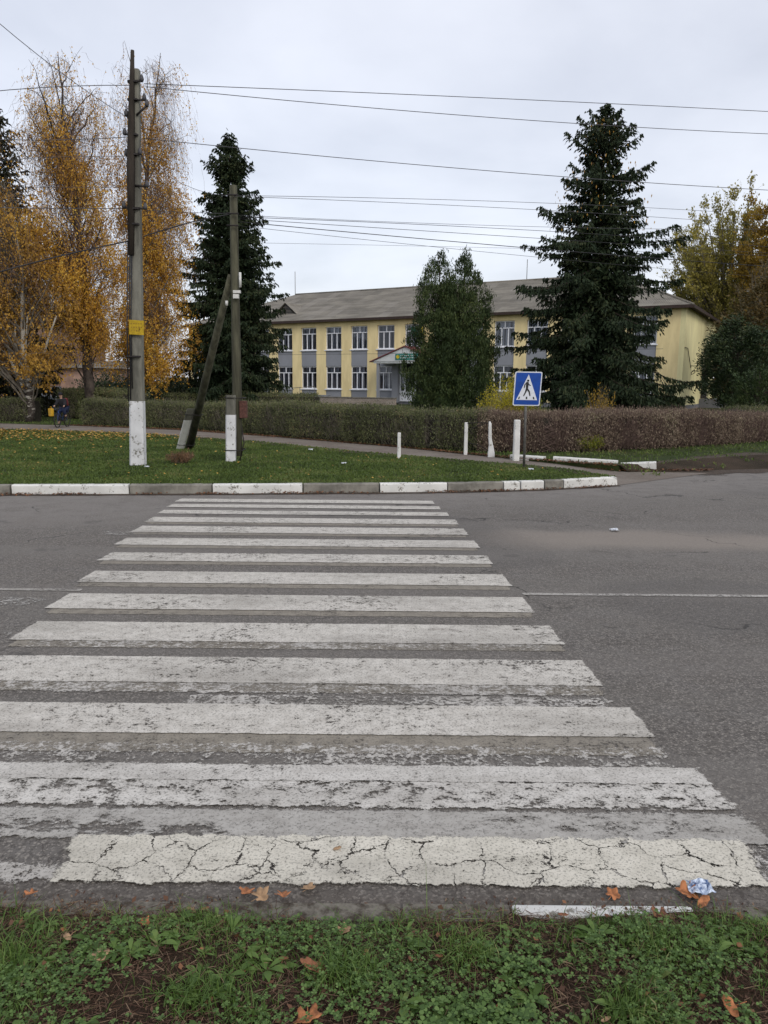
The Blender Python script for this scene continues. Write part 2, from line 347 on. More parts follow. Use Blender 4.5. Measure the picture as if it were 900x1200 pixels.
M['white_pole'] = whitewash('whitewashed_pole', (0.17, 0.165, 0.14), 0.43, 5, (0.66, 0.67, 0.68))
M['wood'] = plain('weathered_wood', (0.085, 0.083, 0.055), 0.9, 0.5, 6, 0.004, stretch=(1, 1, 0.12), bscale=30)
M['darkwood'] = plain('dark_timber', (0.035, 0.028, 0.022), 0.9, 0.4, 6, 0.004, stretch=(1, 1, 0.2))
M['iron'] = plain('dark_iron', (0.03, 0.026, 0.025), 0.6, 0.3, 20, 0, metal=0.3)
M['steel'] = plain('grey_steel', (0.17, 0.165, 0.155), 0.55, 0.3, 12, 0, metal=0.4)
M['cable'] = plain('cable_black', (0.025, 0.025, 0.028), 0.6, 0.1, 5, 0)
M['cable_grey'] = plain('cable_grey', (0.065, 0.065, 0.072), 0.6, 0.1, 5, 0)
M['porcelain'] = plain('porcelain', (0.6, 0.6, 0.58), 0.3, 0.1, 20, 0)
M['yellowplate'] = plain('yellow_plate', (0.43, 0.29, 0.012), 0.5, 0.2, 14, 0)
M['ink'] = plain('ink', (0.02, 0.02, 0.02), 0.6, 0.1, 5, 0)
M['inkfaded'] = plain('faded_ink', (0.22, 0.13, 0.02), 0.6, 0.1, 5, 0)
M['rustbox'] = plain('rusty_red_paint', (0.10, 0.045, 0.035), 0.8, 0.4, 20, 0.002)
M['signblue'] = plain('sign_blue', (0.005, 0.055, 0.30), 0.35, 0.15, 8, 0)
M['signwhite'] = plain('sign_white', (0.62, 0.65, 0.70), 0.4, 0.1, 10, 0)
M['yellow_wall'] = plain('yellow_render', (0.76, 0.635, 0.345), 0.9, 0.12, 0.9, 0, col2=(0.68, 0.56, 0.30), stretch=(1.5, 1.5, 0.35))
M['side_wall'] = plain('sunlit_yellow_render', (0.76, 0.70, 0.39), 0.9, 0.1, 0.8, 0, col2=(0.67, 0.61, 0.34), stretch=(1.2, 1.2, 0.35))  # front render's yellow made brighter: light on the sunward side put into colour
M['grey_wall'] = plain('grey_render', (0.25, 0.262, 0.29), 0.85, 0.06, 0.7, 0)
M['plinth'] = plain('plinth_grey', (0.17, 0.175, 0.19), 0.9, 0.2, 1.5, 0)
M['slate'] = slate()
M['fascia'] = plain('brown_fascia', (0.045, 0.03, 0.025), 0.8, 0.3, 5, 0)
M['upvc'] = plain('white_frame', (0.74, 0.76, 0.80), 0.4, 0.06, 5, 0)
M['curtain'] = plain('curtain_fabric', (0.46, 0.49, 0.55), 0.9, 0.55, 2.2, 0, stretch=(4, 1, 0.15))
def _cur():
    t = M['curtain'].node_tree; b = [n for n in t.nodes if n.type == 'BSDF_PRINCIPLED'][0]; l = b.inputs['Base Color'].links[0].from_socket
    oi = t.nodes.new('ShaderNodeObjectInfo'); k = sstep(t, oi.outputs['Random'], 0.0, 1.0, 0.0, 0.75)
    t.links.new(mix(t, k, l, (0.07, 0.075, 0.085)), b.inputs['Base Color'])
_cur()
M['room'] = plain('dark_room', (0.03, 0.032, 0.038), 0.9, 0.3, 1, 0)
M['glass'] = glassmat()
M['porchwhite'] = plain('porch_white', (0.6, 0.62, 0.62), 0.6, 0.1, 2, 0)
M['porchroof'] = plain('red_brown_sheet', (0.16, 0.045, 0.05), 0.5, 0.2, 3, 0)
M['teal'] = plain('teal_board', (0.02, 0.22, 0.18), 0.5, 0.3, 4, 0)
M['green'] = plain('green_letter', (0.0, 0.20, 0.15), 0.5, 0.1, 4, 0)
M['yellow'] = plain('yellow_letter', (0.65, 0.5, 0.03), 0.5, 0.1, 4, 0)
M['palebrick'] = brickmat('pale_brick', (0.33, 0.27, 0.22), (0.2, 0.16, 0.135), (0.4, 0.38, 0.34), 1.6)
M['brick'] = brickmat('brown_brick', (0.26, 0.16, 0.11), (0.2, 0.12, 0.085), (0.25, 0.2, 0.17), 1.2)
M['pinkrender'] = plain('worn_pink_render', (0.36, 0.24, 0.19), 0.9, 0.3, 0.8, 0)
M['balu'] = plain('balustrade_concrete', (0.42, 0.44, 0.47), 0.9, 0.25, 3, 0)
M['stonewall'] = plain('grey_blue_wall', (0.2, 0.215, 0.24), 0.9, 0.3, 2, 0)
M['bark'] = plain('dark_bark', (0.05, 0.038, 0.03), 0.95, 0.5, 8, 0.02, stretch=(1, 1, 0.3))
M['greybark'] = plain('grey_bark', (0.17, 0.15, 0.12), 0.95, 0.45, 6, 0.01, stretch=(1, 1, 0.3))
M['twig'] = plain('birch_twig', (0.14, 0.095, 0.08), 0.9, 0.3, 8, 0)
def birchbark(lo, hi):
    m, t, b, o = newmat('birch_bark')
    v = pos(t); sp = t.nodes.new('ShaderNodeSeparateXYZ'); t.links.new(v, sp.inputs[0])
    n = nz(t, 4, 5, pos(t, (1, 1, 3)), 0.7); f = mth(t, 'SUBTRACT', mth(t, 'ADD', sstep(t, sp.outputs[2], lo, hi, -0.12, 0.2), n), sstep(t, sp.outputs[2], 6.5, 10, 0, 0.4))
    c = mix(t, sstep(t, f, 0.42, 0.56), (0.045, 0.036, 0.03), (0.40, 0.38, 0.33))
    t.links.new(c, b.inputs['Base Color']); b.inputs['Roughness'].default_value = 0.9; bump(t, b, n, 0.02, 0.5)
    return m
M['birch'] = birchbark(0.5, 4.5)
M['birchdark'] = plain('dark_birch_bark', (0.075, 0.06, 0.05), 0.95, 0.5, 5, 0.02, stretch=(1, 1, 0.4), col2=(0.025, 0.02, 0.017))
M['l_birch'] = leafmat('birch_leaves', [(0, (0.24, 0.12, 0.025)), (0.35, (0.50, 0.26, 0.035)), (0.7, (0.70, 0.41, 0.05)), (1, (0.72, 0.54, 0.12))], 0.6, 0.3, (0.5, 0.4))
M['l_birchbrown'] = leafmat('brown_birch_leaves', [(0, (0.16, 0.08, 0.025)), (0.4, (0.34, 0.19, 0.035)), (0.8, (0.55, 0.32, 0.05)), (1, (0.60, 0.42, 0.09))], 0.6, 0.25, (0.5, 0.4))
M['l_spruce'] = leafmat('spruce_needles', [(0, (0.011, 0.020, 0.010)), (0.6, (0.022, 0.036, 0.016)), (1, (0.050, 0.058, 0.023))], 0.65, 0.0, (0.4, 0.35), 0.15)
M['l_spruce_b'] = leafmat('spruce_needles_browner', [(0, (0.014, 0.018, 0.010)), (0.6, (0.026, 0.031, 0.015)), (1, (0.055, 0.045, 0.018))], 0.65, 0.0, (0.4, 0.35), 0.15)
M['l_thuja'] = leafmat('thuja_sprays', [(0, (0.020, 0.036, 0.013)), (0.6, (0.040, 0.064, 0.022)), (1, (0.085, 0.11, 0.035))], 0.6, 0.05, (0.8, 0.4), 0.2)
M['l_thujadark'] = leafmat('dark_thuja_sprays', [(0, (0.018, 0.033, 0.012)), (0.6, (0.046, 0.070, 0.024)), (1, (0.105, 0.128, 0.04))], 0.6, 0.05, (0.8, 0.4), 0.2)
M['l_dark'] = leafmat('dark_evergreen', [(0, (0.016, 0.030, 0.013)), (0.6, (0.035, 0.056, 0.022)), (1, (0.075, 0.095, 0.032))], 0.6, 0.05, (0.6, 0.35))
M['l_willow'] = leafmat('yellow_green_leaves', [(0, (0.14, 0.14, 0.035)), (0.5, (0.30, 0.265, 0.06)), (1, (0.46, 0.38, 0.09))], 0.6, 0.3, (0.25, 0.4))
M['l_gold'] = leafmat('golden_leaves', [(0, (0.15, 0.10, 0.02)), (0.5, (0.28, 0.18, 0.025)), (1, (0.40, 0.26, 0.035))], 0.6, 0.3, (0.3, 0.4))
M['l_olive'] = leafmat('olive_brown_leaves', [(0, (0.05, 0.045, 0.016)), (0.5, (0.10, 0.075, 0.025)), (1, (0.17, 0.10, 0.03))], 0.6, 0.2, (0.3, 0.4))
M['l_hedge'] = leafmat('hedge_leaves', [(0, (0.035, 0.042, 0.018)), (0.5, (0.10, 0.115, 0.045)), (0.85, (0.18, 0.19, 0.085)), (1, (0.24, 0.14, 0.085))], 0.55, 0.1, (1.1, 0.35))
M['l_hedgebrown'] = leafmat('purple_brown_hedge', [(0, (0.075, 0.052, 0.038)), (0.4, (0.18, 0.135, 0.095)), (0.75, (0.30, 0.24, 0.175)), (1, (0.15, 0.165, 0.065))], 0.7, 0.05, (1.2, 0.35))
M['l_yellow'] = leafmat('yellow_shrub_leaves', [(0, (0.20, 0.19, 0.015)), (0.5, (0.40, 0.35, 0.02)), (1, (0.55, 0.45, 0.03))], 0.6, 0.3)
M['l_lime'] = leafmat('lime_shrub_leaves', [(0, (0.09, 0.12, 0.015)), (0.5, (0.18, 0.20, 0.025)), (1, (0.26, 0.24, 0.03))], 0.6, 0.3)
M['l_dry'] = leafmat('dry_tuft', [(0, (0.09, 0.05, 0.03)), (1, (0.22, 0.13, 0.07))], 0.8, 0.1)
M['g_far'] = leafmat('verge_grass', [(0, (0.040, 0.056, 0.014)), (0.4, (0.075, 0.118, 0.024)), (0.8, (0.115, 0.155, 0.038)), (1, (0.20, 0.175, 0.07))], 0.6, 0.2, (0.9, 0.55))
M['g_near'] = leafmat('near_grass', [(0, (0.045, 0.080, 0.018)), (0.5, (0.095, 0.165, 0.036)), (0.85, (0.15, 0.225, 0.06)), (0.93, (0.20, 0.24, 0.08)), (1, (0.34, 0.27, 0.14))], 0.5, 0.25, (2.5, 0.3))
M['clover'] = leafmat('clover_leaves', [(0, (0.045, 0.085, 0.022)), (0.5, (0.085, 0.15, 0.038)), (1, (0.14, 0.22, 0.065))], 0.5, 0.2)
M['dead'] = leafmat('dead_stems', [(0, (0.055, 0.028, 0.02)), (0.6, (0.13, 0.075, 0.05)), (1, (0.24, 0.17, 0.11))], 0.8, 0.1)
M['l_litter'] = leafmat('fallen_leaf_litter', [(0, (0.16, 0.085, 0.03)), (0.5, (0.36, 0.21, 0.04)), (1, (0.50, 0.33, 0.08))], 0.7, 0.1)
M['l_litterbrown'] = leafmat('brown_leaf_litter', [(0, (0.06, 0.032, 0.02)), (0.6, (0.14, 0.07, 0.04)), (1, (0.28, 0.13, 0.06))], 0.7, 0.1)

# ------------------------------------------------------------------ setting: ground, road, paths
def sheet(name, pts, z, mat, skirt=None, kind='structure'):
    m = MB(); n = len(pts)
    v = [(p[0], p[1], p[2] if len(p) > 2 else z) for p in pts]
    if skirt is None: m.add(v, [list(range(n))])
    else:
        m.add(v+[(p[0], p[1], skirt) for p in v], [list(range(n))]+[[i, n+i, n+(i+1) % n, (i+1) % n] for i in range(n)])
    o = m.build(name, mat); tag(o, kind=kind)
    if o.data.polygons[0].normal.z < 0: o.data.flip_normals()
    return o
def inpoly(x, y, poly):
    r = np.zeros(len(x), bool); n = len(poly)
    for i in range(n):
        x1, y1 = poly[i][:2]; x2, y2 = poly[(i+1) % n][:2]
        if y1 == y2: continue
        c = ((y1 > y) != (y2 > y)) & (x < (x2-x1)*(y-y1)/(y2-y1)+x1)
        r ^= c
    return r
VZ = 0.15
sheet('ground', [(-3000, -3000), (3000, -3000), (3000, 4000), (-3000, 4000)], -0.05, M['lawn'])
sheet('road', [(-260, 2.36), (260, 2.36), (260, 40), (60, 30), (-60, 30), (-260, 30)], 0.0, M['asphalt'], -0.04)
kerbline = [(-80, 12.30), (-12, 12.42), (-8.2, 12.58), (-6.25, 12.74), (-5.2, 12.83), (-4.33, 12.92), (-2.95, 13.05), (-1.41, 13.22), (-0.08, 13.38), (1.13, 13.55), (2.16, 13.78), (2.49, 13.88), (2.95, 14.02), (3.34, 14.18), (4.05, 14.48), (4.52, 14.74)]
pf = [(4.42, 15.05), (4.15, 15.7), (3.75, 16.5), (3.1, 17.1), (1.8, 18.06), (-0.69, 20.19), (-3.94, 23.58), (-9.06, 27.2), (-14.24, 28.6), (-30, 29.5), (-80, 30)]
pb = [(5.25, 17.15), (4.6, 17.5), (3.9, 18.0), (2.6, 19.3), (0.2, 22.1), (-3.6, 25.8), (-8, 29.4), (-12.7, 31.6), (-17.05, 33.0), (-30, 34.0), (-80, 35)]
verge_poly = [(x, y+0.13) for x, y in kerbline]+pf
sheet('verge', verge_poly, VZ, M['verge'], -0.03)
m = MB(); nn = len(pf); zz = [0.008, 0.05, 0.10, 0.13]+[0.14]*20
v = []
for i in range(nn): v += [(pf[i][0], pf[i][1]-0.02, zz[i]), (pb[i][0], pb[i][1]+0.05, zz[i])]
v = [(4.5, 14.7, 0.006), (7.2, 17.0, 0.006)]+v
m.add(v, np.array([[2*i, 2*i+1, 2*i+3, 2*i+2] for i in range(nn)]))
o = m.build('footpath', M['path']); tag(o, kind='structure')
if o.data.polygons[0].normal.z < 0: o.data.flip_normals()
lawn_edge = [(260, 32), (60, 26), (22, 22.5), (14, 21.3), (9.75, 20.2), (7.6, 18.8), (6.3, 17.7)]+pb
lawn_poly = lawn_edge+[(-80, 900), (260, 900)]
sheet('lawn', lawn_poly, VZ, M['lawn'], -0.045)
# trodden dirt where the lawn meets the asphalt
def softdirt(one=False):
    m, t, b, o = newmat('soft_dirt'); p = pos(t)
    u = t.nodes.new('ShaderNodeUVMap'); u.uv_map = 'a'; s = t.nodes.new('ShaderNodeSeparateXYZ'); t.links.new(u.outputs[0], s.inputs[0])
    e = mth(t, 'MINIMUM', s.outputs[1], mth(t, 'SUBTRACT', 1.0, s.outputs[1])); n = nz(t, 1.6, 7, p, 0.75)
    if one: e = mth(t, 'MULTIPLY', mth(t, 'SUBTRACT', 1.0, s.outputs[1]), 0.55)
    k = sstep(t, mth(t, 'ADD', e, mth(t, 'MULTIPLY', n, 0.9)), 0.55, 0.72)
    f = nz(t, 20, 5, p, 0.7); c = mix(t, sstep(t, f, 0.35, 0.65), (0.030, 0.022, 0.016), (0.085, 0.062, 0.046))
    t.links.new(c, b.inputs['Base Color']); b.inputs['Roughness'].default_value = 0.95; bump(t, b, f, 0.02, 0.8)
    tr = t.nodes.new('ShaderNodeBsdfTransparent'); mx = t.nodes.new('ShaderNodeMixShader')
    t.links.new(k, mx.inputs[0]); t.links.new(tr.outputs[0], mx.inputs[1]); t.links.new(b.outputs[0], mx.inputs[2]); t.links.new(mx.outputs[0], o.inputs[0])
    return m
M['softdirt'] = softdirt(); M['softdirt1'] = softdirt(True)
def ribbon(name, a, b, mat, z, kind='structure'):
    mm = MB(); n = len(a); v = []
    for i in range(n): v += [(a[i][0], a[i][1], a[i][2] if len(a[i]) > 2 else z), (b[i][0], b[i][1], b[i][2] if len(b[i]) > 2 else z)]
    mm.add(v, np.array([[2*i, 2*i+1, 2*i+3, 2*i+2] for i in range(n-1)]))
    o = mm.build(name, mat); tag(o, kind=kind)
    uv = o.data.uv_layers.new(name='a'); vals = []
    for l in o.data.loops:
        k = l.vertex_index; vals += [k//2, k % 2]
    uv.data.foreach_set('uv', np.array(vals, float))
    if o.data.polygons[0].normal.z < 0: o.data.flip_normals()
    return o
le = [(60, 26), (22, 22.5), (14, 21.3), (9.75, 20.2), (7.6, 18.8), (6.3, 17.7), (5.25, 17.15)]
ribbon('dirt', [(x, y-0.02, VZ+0.006) for x, y in le], [(60, 27), (22, 23.5), (14, 22.3), (9.75, 21.1), (7.6, 19.5), (6.3, 18.2), (5.25, 17.5)], M['softdirt1'], VZ+0.006)
ribbon('dirt', [(x, y-0.02, VZ+0.006) for x, y in le], [(x+0.2, y-min(1.9, 0.1+max(0, x-5.2)*0.42), 0.0045) for x, y in le], M['dirt'], 0.005)
ribbon('dirt', [(x+0.2, y-min(1.9, 0.1+max(0, x-5.2)*0.42)+0.05, 0.006) for x, y in le], [(x+0.4, y-min(1.9, 0.1+max(0, x-5.2)*0.42)-1.0, 0.006) for x, y in le], M['softdirt1'], 0.005)
ribbon('dirt', [(x, y-0.22) for x, y in kerbline], [(x, y+0.08) for x, y in kerbline], M['softdirt'], 0.005)
ribbon('dirt', [(p[0], p[1]) for p in pf], [(p[0]-0.35, p[1]-0.45) for p in pf], M['softdirt'], VZ+0.004)

# near side verge and its sunken kerb
m = MB(); nx, ny = 120, 60
xs = np.linspace(-5, 5, nx); ys = np.linspace(-1.0, 2.46, ny); XX, YY = np.meshgrid(xs, ys)
ZZ = 0.045+0.012*np.sin(XX*3.1+YY*2)+0.010*np.sin(XX*7.7-YY*5.3)+0.006*np.sin(XX*17+YY*13)
ZZ -= 0.048*np.clip((YY-2.28+0.02*np.sin(XX*9)+0.015*np.sin(XX*23))/0.18, 0, 1)
idx = (np.arange(ny-1)[:, None]*nx+np.arange(nx-1)[None]).reshape(-1)
m.add(np.stack([XX, YY, ZZ], -1).reshape(-1, 3), np.stack([idx, idx+1, idx+nx+1, idx+nx], -1))
def nearz(x, y): return 0.045+0.012*np.sin(x*3.1+y*2)+0.010*np.sin(x*7.7-y*5.3)+0.006*np.sin(x*17+y*13)-0.045*np.clip((y-2.28)/0.18, 0, 1)
m.add([(-260, -40, 0.03), (-5, -40, 0.03), (-5, 2.36, 0.03), (-260, 2.36, 0.03)], [[0, 1, 2, 3]])
m.add([(5, -40, 0.03), (260, -40, 0.03), (260, 2.36, 0.03), (5, 2.36, 0.03)], [[0, 1, 2, 3]])
m.add([(-5, -40, 0.03), (5, -40, 0.03), (5, -1, 0.03), (-5, -1, 0.03)], [[0, 1, 2, 3]])
tag(m.build('near_verge', M['nearsoil'], smooth=True), kind='structure')
m = MB()
for x0, x1 in ((-60, -1.93), (-1.92, -0.93), (-0.92, 0.07), (0.08, 0.46)): m.bx(x0, x1, 2.41, 2.50, -0.03, 0.012)
m.bx(1.13, 60, 2.41, 2.50, -0.03, 0.012)
M['dirtycon'] = plain('dirty_concrete', (0.13, 0.12, 0.10), 0.95, 0.6, 22, 0.006, bscale=60, col2=(0.05, 0.04, 0.03))
tag(m.build('near_kerb', M['dirtycon'], fix=True), kind='structure')
m = MB(); m.bx(0.47, 1.12, 2.445, 2.505, -0.03, 0.014)
o = m.build('kerb_stone', M['white_kerb'], fix=True); tag(bevel(o, 0.012), 'whitewashed kerb stone half buried at the near grass edge below the crossing', 'kerb stone')

# ------------------------------------------------------------------ far kerb stones
def kerbpiece(p0, p1, mat, name='kerb_stone', h=VZ+0.015, wd=0.15, jit=0.0, gap=0.012):
    a = Vector((p0[0], p0[1], 0)); b = Vector((p1[0], p1[1], 0)); d = (b-a).normalized(); nrm = Vector((-d.y, d.x, 0))
    if nrm.y < 0: nrm = -nrm
    a += d*gap; b -= d*gap; c = (a+b)/2+nrm*wd/2
    m = MB(); L = (b-a).length; k = max(3, int(L/0.12)); prof = [(0, -0.04), (0.0, h-0.02), (0.02, h), (wd, h), (wd, -0.04)]
    r = np.random.default_rng(int(abs(p0[0]*1000)))
    v = []
    for i in range(k+1):
        s = -L/2+L*i/k; ch = r.uniform(0, 0.012, 5)
        if r.random() < 0.12: ch[1:3] += 0.02
        for j, (y, z) in enumerate(prof):
            q = d*s+nrm*(y-wd/2+(ch[j] if j < 3 else 0)); v.append((q.x, q.y, z-(ch[j]*0.5 if z > 0 else 0)))
    f = [[i*5+j, i*5+(j+1) % 5, i*5+5+(j+1) % 5, i*5+5+j] for i in range(k) for j in range(5)]+[[0, 1, 2, 3, 4], [k*5+4, k*5+3, k*5+2, k*5+1, k*5]]
    m.add(v, f); o = m.build(name, mat, fix=True); o.location = (c.x, c.y, jit)
    return o
ks = [(-6.25, -4.33, 1, 'long whitewashed kerb stone left of the crossing, below the tall concrete pole'),
      (-4.33, -2.95, 0, 'bare grey kerb stone between the two long whitewashed ones at the crossing left edge'),
      (-2.95, -1.41, 1, 'long whitewashed kerb stone at the end of the crossing, below the braced wooden pole'),
      (-1.41, -0.08, 0, 'bare grey kerb stone at the middle of the crossing end'),
      (-0.08, 1.13, 1, 'whitewashed kerb stone at the right edge of the crossing end'),
      (1.13, 2.16, 0, 'bare grey kerb stone just left of the two short whitewashed ones'),
      (2.16, 2.49, 1, 'shortest whitewashed kerb stone, left one of the short pair near the crossing sign'),
      (2.49, 2.95, 1, 'short whitewashed kerb stone below the crossing sign, right one of the pair'),
      (2.95, 3.34, 0, 'short bare grey kerb stone right of the crossing sign'),
      (3.34, 4.52, 1, 'curved end whitewashed kerb stone where the verge comes to a point')]
def ky(x): return float(np.interp(x, [p[0] for p in kerbline], [p[1] for p in kerbline]))
for x0, x1, wh, lab in ks:
    o = kerbpiece((x0, ky(x0)), (x1, ky(x1)), M['white_kerb'] if wh else M['concrete']); tag(o, lab, 'kerb stone', 'kerb stones along the far side of the road')
x = -6.25
o = kerbpiece((-7.6, ky(-7.6)), (-6.26, ky(-6.26)), M['concrete']); tag(o, 'bare grey kerb stone at the left edge of the photo', 'kerb stone', 'kerb stones along the far side of the road')
m = MB(); m.prism([(-80, 12.3), (-12, 12.42), (-7.62, 12.62), (-7.62, 12.77), (-12, 12.57), (-80, 12.45)], -0.04, VZ+0.01, 'z')
tag(m.build('far_kerb', M['concrete'], fix=True), kind='structure')
# broken, sunken kerb stones beyond the footpath mouth
for (a, b, tilt, lab) in (((3.05, 18.75), (3.75, 18.2), 0.0, 'small sunken broken whitewashed kerb piece right behind the crossing sign post'),
                          ((3.95, 18.05), (5.35, 17.55), 0.03, 'long broken whitewashed kerb piece lying by the footpath mouth'),
                          ((5.40, 17.5), (6.15, 17.25), -0.09, 'tilted broken whitewashed kerb piece tapering into the ground')):
    o = kerbpiece(a, b, M['white_kerb'], 'broken_kerb_piece', h=0.20 if tilt >= 0 else 0.19, wd=0.2); o.rotation_euler = (0, tilt, 0); o.location.z += 0.03 if tilt >= 0 else 0.0
    tag(o, lab, 'kerb piece', 'broken kerb pieces')

# ------------------------------------------------------------------ road markings
def uvab(o, quads):
    a = o.data.uv_layers.new(name='a'); b = o.data.uv_layers.new(name='b')
    for i, (L, W) in enumerate(quads):
        for j, (u, v_) in enumerate(((0, 0), (L, 0), (L, W), (0, W))):
            a.data[i*4+j].uv = (u, v_); b.data[i*4+j].uv = (L-u, W-v_)
def stripes(name, rows, mat, z):
    m = MB(); q = []
    for (xa, xb, y0, y1, sk) in rows:      # sk shifts the far edge in x
        m.add([(xa, y0, z), (xb, y0, z), (xb+sk, y1, z), (xa-sk, y1, z)], np.array([[0, 1, 2, 3]])); q.append((xb-xa, y1-y0))
    o = m.build(name, mat); uvab(o, q); tag(o, kind='structure'); return o
M['p_new'] = paint('crossing_paint', (0.56, 0.535, 0.485), (0.43, 0.405, 0.36), 0.44, rag=0.012)
M['p_mid'] = paint('crossing_paint_worn', (0.56, 0.54, 0.50), (0.40, 0.38, 0.345), 0.468, streak=(1, 1.2, 1), rag=0.035, wt=(0.38, 0.40, 0.22), tw=0.0)
M['p_old'] = paint('old_crossing_paint', (0.29, 0.262, 0.215), (0.20, 0.178, 0.145), 0.44, rag=0.02, opacity=0.9)
M['p_top'] = paint('crossing_paint_solid', (0.56, 0.54, 0.50), (0.42, 0.40, 0.365), 0.425, rag=0.02, wt=(0.4, 0.3, 0.3), tw=0.0)
M['p_grey'] = paint('crossing_paint_grey', (0.40, 0.385, 0.355), (0.29, 0.275, 0.25), 0.455, streak=(0.7, 1.2, 1), rag=0.03, wt=(0.22, 0.28, 0.50), tw=0.0)
M['p_flk'] = paint('flaked_paint', (0.48, 0.46, 0.425), (0.33, 0.31, 0.28), 0.505, rag=0.05)
M['p_cream'] = paint('cream_cracked_paint', (0.60, 0.57, 0.49), (0.48, 0.455, 0.385), 0.43, crack=True, rag=0.03)
M['p_line'] = paint('lane_line_paint', (0.42, 0.40, 0.37), (0.30, 0.285, 0.26), 0.47, rag=0.010, opacity=0.95)
E_ = 0.012
def xe(y): return float(np.interp(y, [2.6, 3.2, 4.5, 6.5, 8.7, 10.4, 12.4], [1.62, 1.55, 1.40, 1.24, 1.13, 1.02, 0.78]))
def xl(y): return float(np.interp(y, [2.6, 5.4, 7, 8.5, 10, 12.4], [-2.45, -2.74, -2.9, -3.12, -3.25, -3.36]))
ny_ = [(3.70+0.17, 4.25), (4.58, 5.03), (5.36, 5.80), (6.16, 6.62), (7.02, 7.46), (7.92, 8.32), (8.74, 9.15), (9.52, 9.95), (10.26, 10.64), (10.94, 11.26), (11.54, 11.84), (12.08, 12.42)]
old_rows = []; new_rows = []
for i, (y0, y1) in enumerate(ny_):
    (new_rows).append((xl(y0)-E_, xe(y0)+E_, y0-E_, y1+E_, -0.02))
    if i < 9: old_rows.append((xl(y0)+0.04, xe(y0)-0.01, y0-(0.22 if i == 0 else 0.15), y0+0.1, -0.01))
stripes('crossing_stripes', new_rows, M['p_new'], 0.008)
stripes('crossing_stripes', [(-3.3, 1.62, 3.13, 3.40, -0.03)], M['p_mid'], 0.008)
stripes('crossing_stripes', [(-3.3, 1.585, 3.36, 3.54, -0.015)], M['p_top'], 0.0095)
stripes('crossing_stripes', [(-3.3, 1.66, 2.88, 3.14, -0.02)], M['p_grey'], 0.0065)
stripes('crossing_stripes', [(-1.27, 1.50, 2.595, 2.935, 0.02)], M['p_cream'], 0.011)
stripes('crossing_stripes', [(1.28, 1.66, 2.62, 2.90, -0.03)], M['p_flk'], 0.008)
stripes('crossing_stripes', old_rows, M['p_old'], 0.003)
stripes('crossing_stripes', [(-3.3, 1.55, 2.98, 3.16, 0), (-3.0, 1.50, 3.46, 3.78, 0), (-1.2, 1.40, 4.2, 4.42, 0), (-3.0, 1.35, 4.40, 4.62, 0), (-3.0, 1.7, 2.60, 2.75, 0), (-2.6, 1.25, 5.2, 5.4, 0)], M['p_flk'], 0.0055)
M['p_faint'] = paint('faint_paint', (0.36, 0.345, 0.32), (0.26, 0.25, 0.23), 0.545, rag=0.05)
stripes('old_markings', [(-3.7, -2.9, 10.3, 10.6, 0), (-3.6, -3.0, 9.3, 9.6, 0), (-3.62, -2.95, 7.95, 8.25, 0), (-3.35, -2.9, 6.2, 6.5, 0), (-3.2, -2.7, 5.45, 5.75, 0)], M['p_faint'], 0.0055)
stripes('lane_line', [(-60, -2.72, 6.70, 6.79, 0), (1.24, 60, 6.70, 6.79, 0)], M['p_line'], 0.006)

# ------------------------------------------------------------------ school
SC = (0.86922, -0.49443)
school = thing('school_building', 'two storey yellow and grey school with a brown slate roof behind the conifers', 'school building', (23.43, 62.7, 0), math.atan2(SC[1], SC[0]))
# local x runs left to right along the front (0 = right corner), local y goes inwards
LEN, DEP = 52.5, 19.0
ZE = 8.35
bays = [-(39.05-3.03*k) for k in range(-4, 13)]
WW, WH1, WH0 = 1.9, (5.42, 7.68), (1.52, 3.78)
m = MB()
edges = []; xprev = -LEN
for c in bays:
    edges.append((xprev, c-WW/2)); xprev = c+WW/2
edges.append((xprev, 0.0))
for a, b in edges: m.bx(a, b, 0.0, 0.45, 0.55, 7.68)
m.bx(-LEN, 0.0, 0.0, 0.45, 7.68, ZE)
m.build('front_wall', M['yellow_wall'], school, fix=True)
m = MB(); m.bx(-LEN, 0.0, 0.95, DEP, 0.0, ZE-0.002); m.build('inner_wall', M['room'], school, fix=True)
m = MB()
m.bx(0.002, 0.42, 0.0, DEP+0.2, 0.0, ZE-0.003); m.build('side_wall', M['side_wall'], school, fix=True)
m = MB(); m.bx(-LEN-0.02, 0.44, -0.04, 0.5, -0.1, 0.55); m.bx(0.40, 0.46, 0, DEP, -0.1, 0.5); m.build('plinth', M['plinth'], school, fix=True)
for c in bays:
    for z0, z1 in ((3.79, 5.38), (0.56, 1.46)):
        m = MB(); m.bx(c-WW/2+0.002, c+WW/2-0.002, 0.07, 0.42, z0, z1); m.build('spandrel_panel', M['grey_wall'], school, fix=True)
